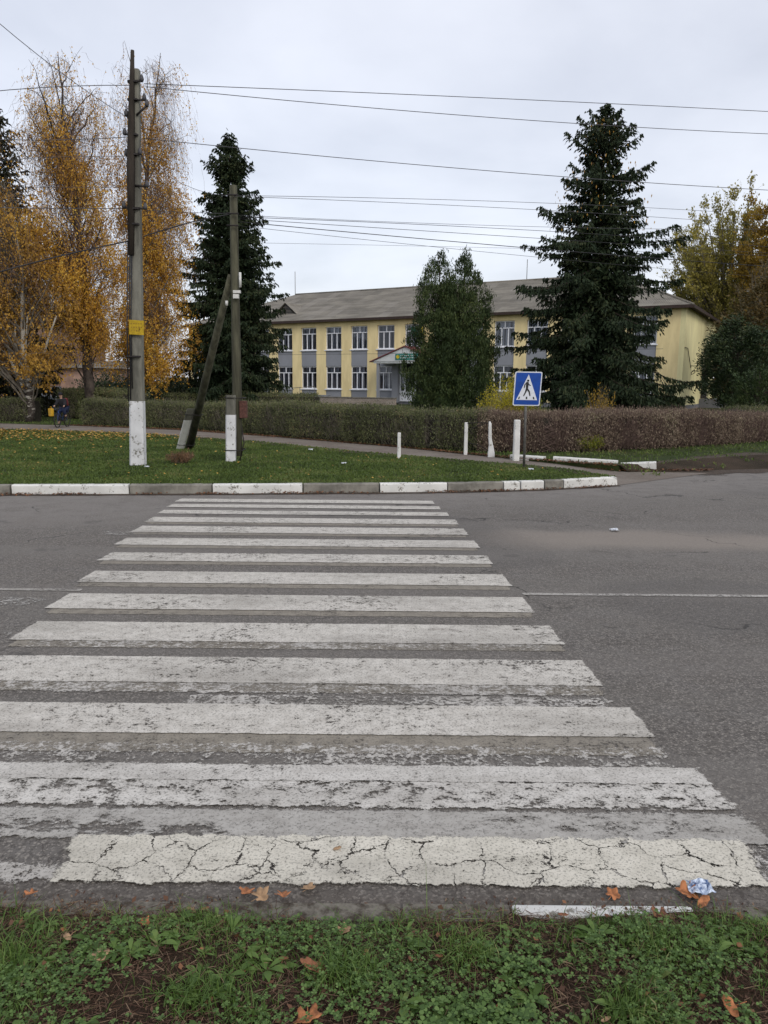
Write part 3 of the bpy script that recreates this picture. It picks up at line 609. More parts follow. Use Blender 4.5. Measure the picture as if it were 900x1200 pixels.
def window_master():
    h = WH1[1]-WH1[0]; w2 = WW/2-0.004
    m = MB(); y0, y1 = 0.16, 0.22; f = 0.09
    m.bx(-w2, w2, y0, y1, h-f, h-0.004); m.bx(-w2, w2, y0, y1, 0.0, f)
    m.bx(-w2, -w2+f, y0, y1, f+0.001, h-f-0.001); m.bx(w2-f, w2, y0, y1, f+0.001, h-f-0.001)
    zt = h*0.70; m.bx(-w2+f+.001, w2-f-.001, y0-0.004, y1, zt, zt+0.085)
    for xx in (-0.30, 0.33): m.bx(xx-0.05, xx+0.05, y0, y1, f+0.001, zt-0.001)
    m.bx(-0.045, 0.045, y0, y1, zt+0.086, h-f-0.001)
    fr = m.build('window', M['upvc'], None, fix=True)
    m = MB(); m.add([(-w2, 0.20, 0.02), (w2, 0.20, 0.02), (w2, 0.20, h-0.02), (-w2, 0.20, h-0.02)], [[0, 1, 2, 3]]); m.build('pane', M['glass'], fr)
    m = MB(); n = 60; v = []
    for i in range(n+1):
        x = -w2+2*w2*i/n; y = 0.36+0.035*math.sin(i*0.9)+0.02*math.sin(i*2.3); v += [(x, y, 0.05), (x, y, h-0.1)]
    m.add(v, np.array([[2*i, 2*i+2, 2*i+3, 2*i+1] for i in range(n) if not (i % 19 in (8, 9, 10))])); m.build('curtain', M['curtain'], fr)
    m = MB(); m.bx(-w2-0.12, w2+0.12, -0.07, 0.155, -0.09, -0.004); m.build('sill', M['upvc'], fr, fix=True)
    return fr
wm = window_master(); first = True
for k, c in enumerate(bays):
    for row, (z0, z1) in enumerate((WH0, WH1)):
        if row == 0 and 8 <= k-0 <= 8+0 and False: continue
        if row == 0 and k == 9: continue
        if first: o = wm; o.parent = school; first = False
        else: o = dup(wm, school)
        o.location = (c, 0, z0)
# roof, hipped at both ends
ZR = 12.35; m = MB(); ov = 0.55
y0, y1, yr = -ov, DEP+ov, DEP/2
a = (-LEN-ov, y0, ZE); b = (0.42+ov, y0, ZE); c_ = (0.42+ov, y1, ZE); d = (-LEN-ov, y1, ZE); r1 = (-LEN+8, yr, ZR); r2 = (-7.6, yr, ZR)
m.add([a, b, c_, d, r1, r2], [[0, 1, 5, 4], [1, 2, 5], [2, 3, 4, 5], [3, 0, 4]])
# a little unevenness: ridge cap
roof = m.build('roof', M['slate'], school, fix=True)
m = MB(); m.tube([r1, r2], 0.12, 6); m.tube([r2, (b[0], b[1], ZE+0.02)], 0.10, 6); m.build('ridge_cap', M['slate'], roof)
m = MB(); m.bx(-LEN-ov, 0.42+ov, y0-0.03, y0+0.05, ZE-0.22, ZE+0.03); m.bx(0.40+ov, 0.48+ov, y0+0.051, y1, ZE-0.22, ZE+0.03)
m.bx(-LEN-ov, 0.42+ov, y0+0.051, -0.002, ZE-0.10, ZE-0.05); m.bx(0.425, 0.399+ov, 0.002, y1, ZE-0.10, ZE-0.05)
m.build('fascia', M['fascia'], school, fix=True)
def dormer(xc):
    sl = (ZR-ZE)/(yr+ov); yf = 2.0; zb = ZE+sl*(yf+ov); hh = 0.95
    m = MB()
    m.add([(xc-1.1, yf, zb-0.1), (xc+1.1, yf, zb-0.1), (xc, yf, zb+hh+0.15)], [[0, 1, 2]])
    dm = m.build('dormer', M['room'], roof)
    m = MB(); ye = yf+(hh+0.2)/sl
    m.add([(xc-1.45, yf-0.25, zb-0.02), (xc, yf-0.25, zb+hh+0.2), (xc, ye, zb+hh+0.2), (xc-1.45, yf+0.1, zb-0.02), (xc+1.45, yf-0.25, zb-0.02), (xc+1.45, yf+0.1, zb-0.02)], [[0, 1, 2, 3], [1, 4, 5, 2]])
    for i in range(6):
        z = zb+0.05+i*0.15; hw = 1.1*(1-i*0.15); m.box((xc, yf-0.03, z), (2*hw*0.9, 0.05, 0.05))
    o = m.build('dormer_roof', M['slate'], roof)
dormer(-40.3)
for (xc, yy, zz0, h) in ((-44.6, yr, ZR, 2.6), (-16.3, yr, ZR, 2.0)):
    m = MB(); m.tube([(xc, yy, zz0-0.2), (xc, yy, zz0+h)], 0.035, 5); m.build('lightning_rod', M['steel'], school)
# side door with canopy, caged landing, cable bracket
m = MB(); m.bx(0.46, 2.3, 10.3, 15.4, 3.6, 3.85); can = m.build('side_canopy', M['concrete'], school, fix=True)
m = MB(); m.bx(0.42, 0.50, 11.0, 14.6, 1.0, 3.5); m.build('side_door', M['fascia'], school, fix=True)
m = MB(); m.bx(0.46, 2.1, 10.2, 15.4, -0.1, 0.95); lb = m.build('side_landing', M['plinth'], school, fix=True)
m = MB()
for i in range(9):
    yy = 10.3+i*0.62; m.tube([(2.05, yy, 0.95), (2.05, yy, 2.1)], 0.03, 4)
m.tube([(2.05, 10.3, 2.1), (2.05, 15.3, 2.1)], 0.035, 4); m.build('railing', M['yellow_wall'], lb)
m = MB(); m.tube([(0.46, 3.6, 3.75), (0.9, 4.1, 3.75), (0.9, 4.3, 3.35), (0.46, 4.6, 3.35)], 0.035, 5); m.tube([(0.5, 3.9, 3.2), (0.75, 3.9, 3.45), (0.75, 4.3, 3.2), (0.5, 4.2, 3.05), (0.5, 3.9, 3.2)], 0.03, 5)
m.tube([(0.47, -0.02, 5.1), (0.5, 1.2, 5.1), (0.5, 3.5, 3.6)], 0.03, 5); m.build('cable_bracket', M['iron'], school)
# entrance porch
pc = -23.45
m = MB(); hw = 3.45; zb, zp = 4.12, 5.42; yo = -2.6
m.prism([(pc-hw, zb), (pc+hw, zb), (pc, zp)], yo, yo+0.06); porch = m.build('porch_gable', M['porchwhite'], school, fix=True)
m = MB(); t_ = 0.09
for s in (-1, 1):
    m.add([(pc, yo-0.12, zp+0.02), (pc+s*(hw+0.25), yo-0.12, zb-0.06), (pc+s*(hw+0.25), -0.02, zb-0.06), (pc, -0.02, zp+0.02),
           (pc, yo-0.12, zp+0.02+t_), (pc+s*(hw+0.25), yo-0.12, zb-0.06+t_), (pc+s*(hw+0.25), -0.02, zb-0.06+t_), (pc, -0.02, zp+0.02+t_)],
          [[0, 1, 2, 3], [4, 7, 6, 5], [0, 4, 5, 1], [2, 6, 7, 3], [1, 5, 6, 2]])
m.build('porch_roof', M['porchroof'], porch, fix=True)
m = MB(); m.bx(pc-hw+0.1, pc+hw-0.1, yo+0.07, -0.03, zb-0.16, zb-0.01); m.build('porch_ceiling', M['porchwhite'], porch, fix=True)
for s in (-1, 1):
    m = MB(); m.bx(pc+s*2.95-0.12, pc+s*2.95+0.12, yo+0.15, yo+0.39, 0.3, zb-0.162); m.build('porch_post', M['grey_wall'], porch, fix=True)
m = MB(); m.bx(pc-0.95, pc+1.35, yo-0.05, yo-0.003, 4.26, 4.80); sb = m.build('signboard', M['teal'], porch, fix=True)
m = MB(); m.tube([(pc-0.68, yo-0.07, 4.54), (pc-0.68, yo-0.055, 4.54)], 0.17, 12); m.build('emblem', M['yellow'], sb)
m = MB(); r = np.random.default_rng(3)
for row in range(2):
    xx = pc-0.35
    while xx < pc+1.2:
        wv_ = r.uniform(0.05, 0.11); m.box((xx, yo-0.06, 4.64-row*0.2), (wv_, 0.012, 0.09)); xx += wv_+0.06
m.build('lettering', M['porchwhite'], sb, fix=True)
# grey vestibule walls with the white glazed door
for xa, xb in ((-25.95, -25.3), (-22.3, -21.6)):
    m = MB(); m.bx(xa, xb, -0.5, -0.045, 0.3, zb-0.17); m.build('vestibule_wall', M['grey_wall'], school, fix=True)
m = MB(); m.bx(-25.29, -22.31, -0.06, -0.045, 0.35, zb-0.17); m.build('recess_shade_panel', M['room'], school, fix=True)  # flat dark panel: the shade of the door recess painted as a surface
m = MB(); X0, X1, z0, z1 = -25.25, -23.5, 0.42, 3.15
m.bx(X0, X1, -0.16, -0.08, z1-0.1, z1); m.bx(X0, X1, -0.16, -0.08, z0, z0+1.0)
for xx in (X0, -24.75, -23.95, X1-0.12): m.bx(xx, xx+0.12, -0.165, -0.08, z0+1.001, z1-0.101)
m.bx(X0+0.02, X0+0.14, -0.16, -0.08, z1+0.001, zb-0.2)
dr = m.build('door', M['upvc'], school, fix=True)
m = MB(); m.bx(X0+0.12, X1-0.12, -0.115, -0.10, z0+1.0, z1-0.1); m.build('pane', M['glass'], dr, fix=True)
m = MB(); m.tube([(-24.05, -0.19, 1.5), (-24.05, -0.19, 1.75)], 0.02, 5); m.build('handle', M['iron'], dr)
# coloured letters fixed above the porch: a green one and a yellow one can be seen beside the thuja
m = MB()
for i in range(3): m.bx(-24.15+i*0.26, -24.05+i*0.26, 0.02, 0.08, 6.72, 7.42)
m.bx(-24.15, -23.53, 0.021, 0.079, 6.62, 6.72); m.build('letter', M['green'], school, fix=True)
m = MB(); m.add([(-23.35, -0.06, 6.65), (-23.23, -0.06, 6.65), (-23.02, -0.06, 7.2), (-22.82, -0.06, 6.65), (-22.70, -0.06, 6.65), (-22.96, -0.06, 7.4), (-23.08, -0.06, 7.4)], [[0, 1, 2, 5, 6], [2, 3, 4, 5]])
m.add([(-23.2, -0.06, 6.85), (-22.85, -0.06, 6.85), (-22.88, -0.06, 6.95), (-23.16, -0.06, 6.95)], [[0, 1, 2, 3]])
o = m.build('letter', M['yellow'], school); sdm = o.modifiers.new('solid', 'SOLIDIFY'); sdm.thickness = 0.05
# entrance terrace wall, ramp and rails: things in front of the school
def at_school(x, y): return Vector((23.43+SC[0]*x-SC[1]*y, 62.7+SC[1]*x+SC[0]*y, 0))
def sthing(name, label, cat, x, y): 
    return thing(name, label, cat, at_school(x, y), math.atan2(SC[1], SC[0]))
q = sthing('terrace_wall', 'low pale brick terrace wall in front of the school entrance', 'terrace wall', -27, -5)
m = MB(); m.bx(-4.2, 3.9, 0, 0.3, -0.1, 0.75); m.build('wall', M['palebrick'], q, fix=True)
m = MB(); m.bx(-4.25, 3.95, -0.05, 0.35, 0.752, 0.83); m.build('coping', M['concrete'], q, fix=True)
q = sthing('entrance_ramp', 'grey concrete ramp with side slab left of the terrace wall', 'ramp', -34, -5)
m = MB(); m.prism([(-3.4, 0), (2.7, 0), (2.7, 0.95), (-0.2, 0.95), (-3.4, 0.45)], 0, 2.0); m.build('ramp', M['stonewall'], q, fix=True)
m = MB()
for i in range(4): m.tube([(-3+i*1.7, 0.05, 0.4+0.14*i), (-3+i*1.7, 0.05, 1.4+0.12*i)], 0.03, 5)
m.tube([(-3, 0.05, 1.4), (2.1, 0.05, 1.78)], 0.03, 5); m.build('handrail', M['steel'], q)
q = sthing('metal_fence', 'thin grey metal fence in front of the ground floor windows by the left spruce', 'fence', -40, -5.5)
m = MB()
for z in (0.5, 1.0, 1.45): m.tube([(-2.6, 0, z), (2.4, 0, z)], 0.03, 4)
m.build('rail', M['steel'], q)
for i in range(4):
    m = MB(); m.tube([(-2.6+i*1.66, 0, 0), (-2.6+i*1.66, 0, 1.5)], 0.04, 5); m.build('post', M['steel'], q)

# ------------------------------------------------------------------ brick building and balustrade at far left
bb = thing('brick_building', 'brown brick building with pink render seen through the left birches', 'building', (-36, 62, 0))
m = MB(); m.bx(-20, 9.5, 0, 12, 0, 7.4); m.build('wall', M['brick'], bb, fix=True)
m = MB(); m.bx(9.502, 14.5, 1.5, 10, 0, 3.1); m.build('annex_wall', M['pinkrender'], bb, fix=True)
m = MB(); m.add([(-20.5, -0.6, 7.4), (10, -0.6, 7.4), (10, 12.6, 7.4), (-20.5, 12.6, 7.4), (-16, 6, 9.6), (5, 6, 9.6)], [[0, 1, 5, 4], [1, 2, 5], [2, 3, 4, 5], [3, 0, 4]])
m.add([(9.4, 1.0, 3.1), (15, 1.0, 3.1), (15, 10, 3.9), (9.4, 10, 3.9)], [[0, 1, 2, 3]]); m.build('roof', M['slate'], bb, fix=True)
wf = None
for (xc, zc, ww, hh) in ((-9.6, 1.6, 1.4, 1.9), (-5.2, 1.6, 1.4, 1.9), (-9.6, 5.0, 1.4, 1.7), (-5.2, 5.0, 1.4, 1.7), (-0.8, 5.0, 1.4, 1.7), (4.2, 5.2, 2.4, 1.3), (7.8, 1.2, 1.2, 2.0)):
    m = MB(); f = 0.09
    m.bx(xc-ww/2, xc+ww/2, -0.06, -0.002, zc-hh/2, zc-hh/2+f); m.bx(xc-ww/2, xc+ww/2, -0.06, -0.002, zc+hh/2-f, zc+hh/2)
    for xx in (xc-ww/2, xc-f/2, xc+ww/2-f): m.bx(xx, xx+f, -0.062, -0.002, zc-hh/2+f, zc+hh/2-f)
    fr = m.build('window', M['upvc'], bb, fix=True)
    m = MB(); m.bx(xc-ww/2+f, xc+ww/2-f, -0.03, -0.001, zc-hh/2+f, zc+hh/2-f); m.build('pane', M['room'], fr, fix=True)
m = MB(); m.bx(1.5, 9.0, -1.6, -0.002, 2.85, 3.0); m.build('canopy', M['balu'], bb, fix=True)
for xx in (-13, -2.8, 1.6):
    m = MB(); m.bx(xx-0.9, xx+0.9, -0.14, -0.002, 0.2, 3.0); m.build('render_panel', M['pinkrender'], bb, fix=True)
bl = thing('balustrade', 'white concrete balustrade on a grey retaining wall far left behind the birch', 'balustrade', (-25.5, 48, 0))
x0, x1 = -9.0, 5.4
m = MB(); m.bx(x0, x1, 0, 0.3, -0.1, 1.0); m.build('retaining_wall', M['stonewall'], bl, fix=True)
m = MB(); m.bx(x0, x1, -0.06, 0.36, 1.002, 1.10); m.bx(x0, x1, 0.02, 0.28, 1.48, 1.60)
for i in range(6):
    xx = x0+0.2+i*(x1-x0-0.4)/5; m.bx(xx-0.18, xx+0.18, -0.03, 0.33, 1.101, 1.66)
m.build('top_rail', M['balu'], bl, fix=True)
i = 0; xx = x0+0.5
bm_ = MB(); bm_.tube([(0, 0.15, 1.1), (0, 0.15, 1.18), (0, 0.15, 1.28), (0, 0.15, 1.4), (0, 0.15, 1.48)], [0.045, 0.075, 0.07, 0.035, 0.05], 6)
bo = bm_.build('baluster', M['balu'], bl); bo.location.x = xx; xx += 0.22
while xx < x1-0.3:
    c = bo.copy(); C.objects.link(c); c.location.x = xx; xx += 0.22; i += 1

# ------------------------------------------------------------------ foliage helpers
def unit(a): return a/(np.linalg.norm(a, axis=-1, keepdims=True)+1e-9)
def leaves(m, c, L, W, axis=None, jit=1.0, r=rng, flat=None):
    """one diamond-shaped leaf face per centre; axis = preferred leaf direction"""
    n = len(c)
    if n == 0: return
    d = r.normal(size=(n, 3))
    if axis is not None: d = unit(np.asarray(axis, float))+jit*unit(d)*r.random((n, 1))
    d = unit(d); s = unit(np.cross(d, r.normal(size=(n, 3)) if flat is None else np.array([0, 0, 1.0])+flat*r.normal(size=(n, 3))))
    L = (np.asarray(L)*np.ones(n)*r.uniform(0.6, 1.25, n))[:, None]; W = (np.asarray(W)*np.ones(n)*r.uniform(0.6, 1.2, n))[:, None]
    v = np.stack([c-d*L*0.5, c+s*W*0.5-d*L*0.05, c+d*L*0.5, c-s*W*0.5-d*L*0.05], 1).reshape(-1, 3)
    m.add(v, np.arange(4*n).reshape(n, 4))
def ribbons(m, a, b, wd, r=rng):
    """thin twigs: one narrow quad from a to b each"""
    n = len(a); d = unit(b-a); s = unit(np.cross(d, r.normal(size=(n, 3))))*np.asarray(wd).reshape(-1, 1)*0.5
    v = np.stack([a-s, a+s, b+s*0.6, b-s*0.6], 1).reshape(-1, 3); m.add(v, np.arange(4*n).reshape(n, 4))

def spruce(base, H, prof, label, mat, seed, cat='spruce tree', whorl=0.32, droop=0.5, cones=False, group=None, nb=9, dens=1.0, gap=0.0, nl=0.16):
    r = np.random.default_rng(seed); base = np.array(base, float)
    t = thing('spruce_tree', label, cat, tuple(base), group=group)
    tm = MB(); zt = np.linspace(0, H, 9); tm.tube([(0.04*math.sin(z), 0.04*math.cos(z*1.3), z) for z in zt], np.interp(zt, [0, H], [0.028*H*0.62, 0.02]), 8); 
    fm = MB(); bm2 = MB()
    z = H*0.055; wh = 0
    while z < H-0.15:
        u = 1-z/H
        Rm = float(np.interp(z/H, prof[0], prof[1])); wh += 1
        strong = 1.0 if r.random() > gap else 0.55
        k = max(4, int(round(nb*(0.55+0.45*min(1, Rm/1.5))))); ph = r.random()*6.28
        for j in range(k):
            az = ph+j*6.283/k+r.normal()*0.22; L = Rm*strong*r.uniform(0.68-0.5*gap, 1.12+0.35*gap)*(1+0.4*gap*math.sin(az*2+z*1.1+seed))
            if L < 0.12: L = 0.12
            dirh = np.array([math.cos(az), math.sin(az), 0]); zz_ = z+r.normal()*whorl*0.35
            s = np.linspace(0, 1, 7)
            dr_ = droop*min(1.0, 0.25+u*1.1)*r.uniform(0.7, 1.3)
            hz = L*(0.28*(1-u)**2*2.0*s-dr_*1.1*s**1.5*0.9+dr_*0.55*s**3.2) if z/H < 0.8 else L*(0.55*s+0.1*s*s)
            pts = np.stack([dirh[0]*L*s, dirh[1]*L*s, zz_+hz], 1)
            bm2.tube(pts, np.linspace(0.012+0.009*L, 0.008, 7), 4, cap=False)
            side = np.array([-dirh[1], dirh[0], 0])
            ns = int(max(5, L/0.10)*dens)
            ss = np.sort(r.uniform(0.10, 1.0, ns)); bp = np.stack([np.interp(ss, s, pts[:, i]) for i in range(3)], 1)
            sl = np.minimum(0.75, 0.10+0.42*L*(1-ss)**0.8*ss**0.25+0.10)*r.uniform(0.5, 1.15, ns); sg = np.where(r.random(ns) < 0.5, -1, 1)[:, None]
            dd = unit(side*sg*r.uniform(0.5, 1.1, (ns, 1))+dirh*0.75+np.array([0, 0, -1])*(0.25+0.75*u*droop*r.random((ns, 1))*1.6))
            nn_ = 5
            for q in range(nn_):
                f_ = (q+0.5)/nn_; cc = bp+dd*sl[:, None]*f_+r.normal(size=(ns, 3))*0.02
                cc[:, 2] -= (f_**2)*sl*0.25
                leaves(fm, cc, nl*1.25, 0.085, dd+np.array([0, 0, -0.25-0.5*droop*f_]), 0.75, r)
            # hanging curtains
            nh = int(ns*1.5*(0.35+u)*droop*1.6); 
            if nh > 2:
                sh = r.uniform(0.25, 1.0, nh); hp = np.stack([np.interp(sh, s, pts[:, i]) for i in range(3)], 1)
                hp += side*(r.normal(size=(nh, 1))*0.16*L*0.45*(1.05-sh[:, None])); 
                hl = r.uniform(0.1, 0.42, nh)*(0.4+u)*droop*1.5
                for q in range(3):
                    cc = hp.copy(); cc[:, 2] -= hl*(q+0.4)/3; leaves(fm, cc, nl*1.3, 0.085, np.array([[0, 0, -1.0]]*nh)+dirh*0.3, 0.6, r)
        # inner mass near the trunk
        ni = int(60*dens*Rm**1.6); aa = r.uniform(0, 6.28, ni); rr_ = Rm*0.5*np.sqrt(r.random(ni))
        leaves(fm, np.stack([np.cos(aa)*rr_, np.sin(aa)*rr_, z+r.normal(size=ni)*0.2-rr_*0.2], 1), nl*1.6, 0.13, None, 1, r)
        z += whorl*(0.55+0.6*min(1, Rm/1.6))*r.uniform(0.8, 1.25)
    # leader
    n = 40; zz_ = r.uniform(H-0.9, H+0.05, n); leaves(fm, np.stack([r.normal(size=n)*0.04*(H+0.3-zz_)*2, r.normal(size=n)*0.04*(H+0.3-zz_)*2, zz_], 1), nl, 0.05, [(0, 0, 1)]*n, 0.8, r)
    tr = tm.build('trunk', M['bark'], t, smooth=True)
    bm2.build('branches', M['bark'], t)
    fm.build('needles', mat, t)
    if cones:
        cm = MB(); n = 420
        hz_ = r.uniform(0.62, 0.98, n)*H; az = r.uniform(0, 6.28, n); rr_ = np.interp(hz_/H, prof[0], prof[1])*r.uniform(0.4, 0.95, n)
        leaves(cm, np.stack([np.cos(az)*rr_, np.sin(az)*rr_, hz_-0.2], 1), 0.15, 0.06, [(0, 0, -1)]*n, 0.2, r)
        tag(cm.build('cones', M['l_birchbrown'], t), kind='stuff')
    return t

b1 = P(705, 480, 38); b1.z = VZ
top = P(713, 125, 38)
spruce((top.x-0.1, 38, VZ), top.z-VZ, ([0, .12, .22, .30, .38, .46, .50, .56, .62, .70, .80, .88, .95, 1.0], [3.5, 4.0, 4.1, 4.0, 3.7, 3.2, 3.9, 3.4, 3.2, 2.6, 2.0, 1.4, 0.8, 0.1]),
       'tall ragged dark spruce with drooping branches in front of the school right end', M['l_spruce'], 11, droop=0.66, cones=True, whorl=0.42, gap=0.24, nb=11, dens=1.35)
top = P(268, 160, 42)
spruce((top.x, 42, VZ), top.z-VZ, ([0, .1, .3, .45, .6, .72, .82, .9, .96, 1.0], [3.0, 3.2, 2.95, 2.7, 2.25, 1.8, 1.35, 0.85, 0.4, 0.06]),
       'tall dense dark spruce behind the braced wooden pole at the school left end', M['l_spruce'], 12, droop=0.55, whorl=0.32, gap=0.08, nb=12, dens=1.35)
top = P(-6, 128, 40)
spruce((top.x, 40, VZ), top.z-VZ, ([0, .1, .3, .5, .7, .85, .95, 1.0], [3.0, 3.2, 2.8, 2.4, 1.9, 1.2, 0.6, 0.1]),
       'dark spruce at the left photo edge behind the orange birch', M['l_spruce_b'], 13, droop=0.55, nb=8, dens=0.8)

def bushtree(name, base, parts, label, cat, mat, seed, L=0.16, W=0.06, up=0.6, n=16000, trunkh=0.6, tr=0.14, group=None, trunkmat='bark', inner=0.55, clump=0.32, nclump=None, partname='crown'):
    """conifer or shrub: foliage sprays in clumps; parts = list of (dx, dy, z0, z1, profile)"""
    r = np.random.default_rng(seed); t = thing(name, label, cat, tuple(base), group=group)
    tm = MB(); fm = MB(); bm2 = MB()
    tot = sum(p_[3]-p_[2] for p_ in parts)
    for (dx_, dy_, z0, z1, prof) in parts:
        tm.tube([(dx_*0.3, dy_*0.3, 0), (dx_*0.6, dy_*0.6, z0+0.3*(z1-z0)), (dx_, dy_, z1-0.3)], [tr, tr*0.6, 0.02], 7)
        ncl = nclump or int(n/45); zf = r.random(ncl)**1.05
        # sample more where the radius is larger
        R = np.interp(zf, prof[0], prof[1]); keep = r.random(ncl) < (R/max(prof[1]))+0.12; zf = zf[keep]; R = R[keep]; ncl = len(zf)
        az = r.uniform(0, 6.283, ncl); lob = (1+0.14*np.sin(az*3+seed+zf*9)+0.10*np.sin(az*7-zf*23))*(1+0.13*r.normal(size=ncl))
        rad = R*lob*np.where(r.random(ncl) < inner, r.uniform(0.82, 1.06, ncl), np.sqrt(r.random(ncl))*0.85)
        ccx = np.stack([dx_+np.cos(az)*rad, dy_+np.sin(az)*rad, z0+(z1-z0)*zf], 1)
        axx = np.stack([np.cos(az)*(1-up), np.sin(az)*(1-up), np.full(ncl, up)], 1)
        k = max(4, int(n*(z1-z0)/tot/ncl))
        cs = clump*r.uniform(0.6, 1.3, ncl)
        c2 = np.repeat(ccx, k, 0)+r.normal(size=(ncl*k, 3))*np.repeat(cs, k)[:, None]*np.array([0.42, 0.42, 0.5])
        leaves(fm, c2, L, W, np.repeat(axx, k, 0), 1.3, r)
        nb_ = min(ncl, 160); ii = r.choice(ncl, nb_, replace=False); a = np.stack([np.full(nb_, dx_*0.7), np.full(nb_, dy_*0.7), np.maximum(0.15, ccx[ii, 2]-rad[ii]*0.7)], 1)
        ribbons(bm2, a, ccx[ii], np.full(nb_, 0.03), r)
    tm.build('trunk', M[trunkmat], t, smooth=True); bm2.build('branches', M[trunkmat], t); fm.build(partname, mat, t)
    return t
bx_ = P(531, 478, 40).x
tl, trr = P(519, 294, 40), P(543, 293, 40)
bushtree('thuja_tree', (bx_, 40, VZ), [(tl.x-bx_-0.2, 0, 0.1, tl.z-VZ, ([0, .08, .25, .45, .6, .72, .8, .86, .93, 1], [1.1, 1.25, 1.3, 1.25, 1.15, 1.0, 0.85, 0.66, 0.38, 0.06])),
          (trr.x-bx_+0.15, 0.3, 0.1, trr.z-VZ, ([0, .08, .25, .45, .6, .72, .8, .86, .93, 1], [1.4, 1.55, 1.55, 1.45, 1.25, 1.05, 0.88, 0.66, 0.38, 0.05])),
          (0.1, -0.3, 0.1, 6.9, ([0, .08, .3, .55, .75, .9, 1], [1.75, 1.95, 1.85, 1.5, 1.1, 0.7, 0.2]))],
         'broad mid green twin topped thuja in front of the school entrance', 'thuja tree', M['l_thujadark'], 21, L=0.16, W=0.045, up=0.85, n=105000, inner=0.80, clump=0.27, nclump=800)
# dark evergreens at the right
e1 = P(860, 470, 47); 
bushtree('evergreen_tree', (e1.x, 47, VZ), [(0, 0, 0.9, P(845, 373, 47).z-VZ, ([0, .15, .35, .55, .75, .9, 1], [0.7, 1.5, 1.85, 1.95, 1.5, 0.9, 0.2]))],
         'rounded dark green evergreen tree beside the school side door', 'evergreen tree', M['l_dark'], 22, L=0.2, W=0.08, up=0.3, n=20000, inner=0.75, clump=0.4)
e1 = P(888, 470, 34)
bushtree('evergreen_shrub', (e1.x, 34, VZ), [(0, 0, 0.05, P(885, 428, 34).z-VZ, ([0, .2, .5, .8, 1], [0.9, 1.15, 1.1, 0.7, 0.1]))],
         'dense green evergreen shrub at the right photo edge behind the hedge', 'evergreen shrub', M['l_thuja'], 23, L=0.13, W=0.05, up=0.5, n=11000, inner=0.8, clump=0.25)
e1 = P(905, 420, 58)
bushtree('broadleaf_tree', (e1.x, 58, VZ), [(0, 0, 1.2, P(900, 322, 58).z-VZ, ([0, .2, .5, .8, 1], [2.6, 3.6, 3.8, 2.6, 0.5]))],
         'olive brown leafy tree at the right photo edge below the golden tree', 'broadleaf tree', M['l_olive'], 24, L=0.26, W=0.15, up=0.3, n=24000, inner=0.6, clump=0.6, tr=0.2)

def shrub(base, w_, h_, label, mat, seed, name='shrub', n=5000, L=0.07, W=0.035, cat='shrub', loose=0.25, group=None):
    r = np.random.default_rng(seed); t = thing(name, label, cat, tuple(base), group=group)
    sm = MB(); fm = MB(); ns = int(70*w_/0.8)
    az = r.uniform(0, 6.283, ns); tilt = r.uniform(0, 1, ns)**0.7; L_ = h_*r.uniform(0.6, 1.08, ns)
    e = np.stack([np.cos(az)*tilt*w_/2, np.sin(az)*tilt*w_/2, L_*np.sqrt(1-0.45*tilt**2)], 1); a = np.stack([e[:, 0]*0.25, e[:, 1]*0.25, np.zeros(ns)], 1); mid = (a+e)/2+np.array([0, 0, 0.05*h_])
    ribbons(sm, a, mid, np.full(ns, 0.014), r); ribbons(sm, mid, e, np.full(ns, 0.008), r)
    k = n//ns; s = r.uniform(0.18, 1.0, (ns, k))**0.8
    c = np.where(s[..., None] < 0.5, a[:, None]+(mid-a)[:, None]*s[..., None]*2, mid[:, None]+(e-mid)[:, None]*(s[..., None]*2-1)).reshape(-1, 3)
    c = c+r.normal(size=c.shape)*loose*w_*0.14; c[:, 2] = np.maximum(c[:, 2], 0.02)
    leaves(fm, c, L, W, np.array([[0, 0, 0.5]]*len(c)), 1.6, r)
    sm.build('stems', M['greybark'], t); fm.build('foliage', mat, t); return t
s_ = P(600, 485, 29); shrub((s_.x, 29, VZ), 2.0, P(596, 443, 29).z-VZ, 'bright yellow shrub showing above the hedge left of the crossing sign', M['l_yellow'], 31, n=6500)
s_ = P(574, 485, 28); shrub((s_.x, 28, VZ), 1.2, P(570, 450, 28).z-VZ, 'smaller loose yellow shrub right beside the thuja foot', M['l_yellow'], 32, n=1800)
s_ = P(628, 487, 28); shrub((s_.x, 28, VZ), 0.9, P(628, 468, 28).z-VZ, 'low yellow shrub behind the hedge and the crossing sign', M['l_lime'], 132, n=1500)
s_ = P(703, 487, 29); shrub((s_.x, 29, VZ), 1.3, P(703, 449, 29).z-VZ, 'thin yellow leaved sapling in front of the ragged spruce', M['l_gold'], 33, n=900, L=0.10, W=0.05)
s_ = G(683, 528, VZ); shrub((s_.x, s_.y-0.35, VZ), 0.95, 0.50, 'small lime green shrub at the foot of the purple brown hedge', M['l_lime'], 34, n=2600, L=0.05, W=0.025)
s_ = G(212, 543, VZ); shrub((s_.x, s_.y, VZ), 0.72, 0.26, 'low dry reddish tuft beside the slanting brace of the wooden pole', M['l_dry'], 35, n=1800, L=0.07, W=0.012, name='dry_tuft', cat='dry tuft')
for i, (px, py, Y, w_, h_, lab) in enumerate(((128, 452, 52, 4.5, 2.5, 'dark leafy shrub behind the hedge below the orange birch'), (165, 455, 50, 4.0, 2.3, 'dark shrub behind the tall concrete pole foot'), (205, 458, 47, 3.4, 2.4, 'dark shrub between the pole brace and the left spruce'))):
    s_ = P(px, py, Y); shrub((s_.x, Y, VZ), w_, h_, lab, M['l_dark'], 40+i, n=5000, L=0.16, W=0.09)

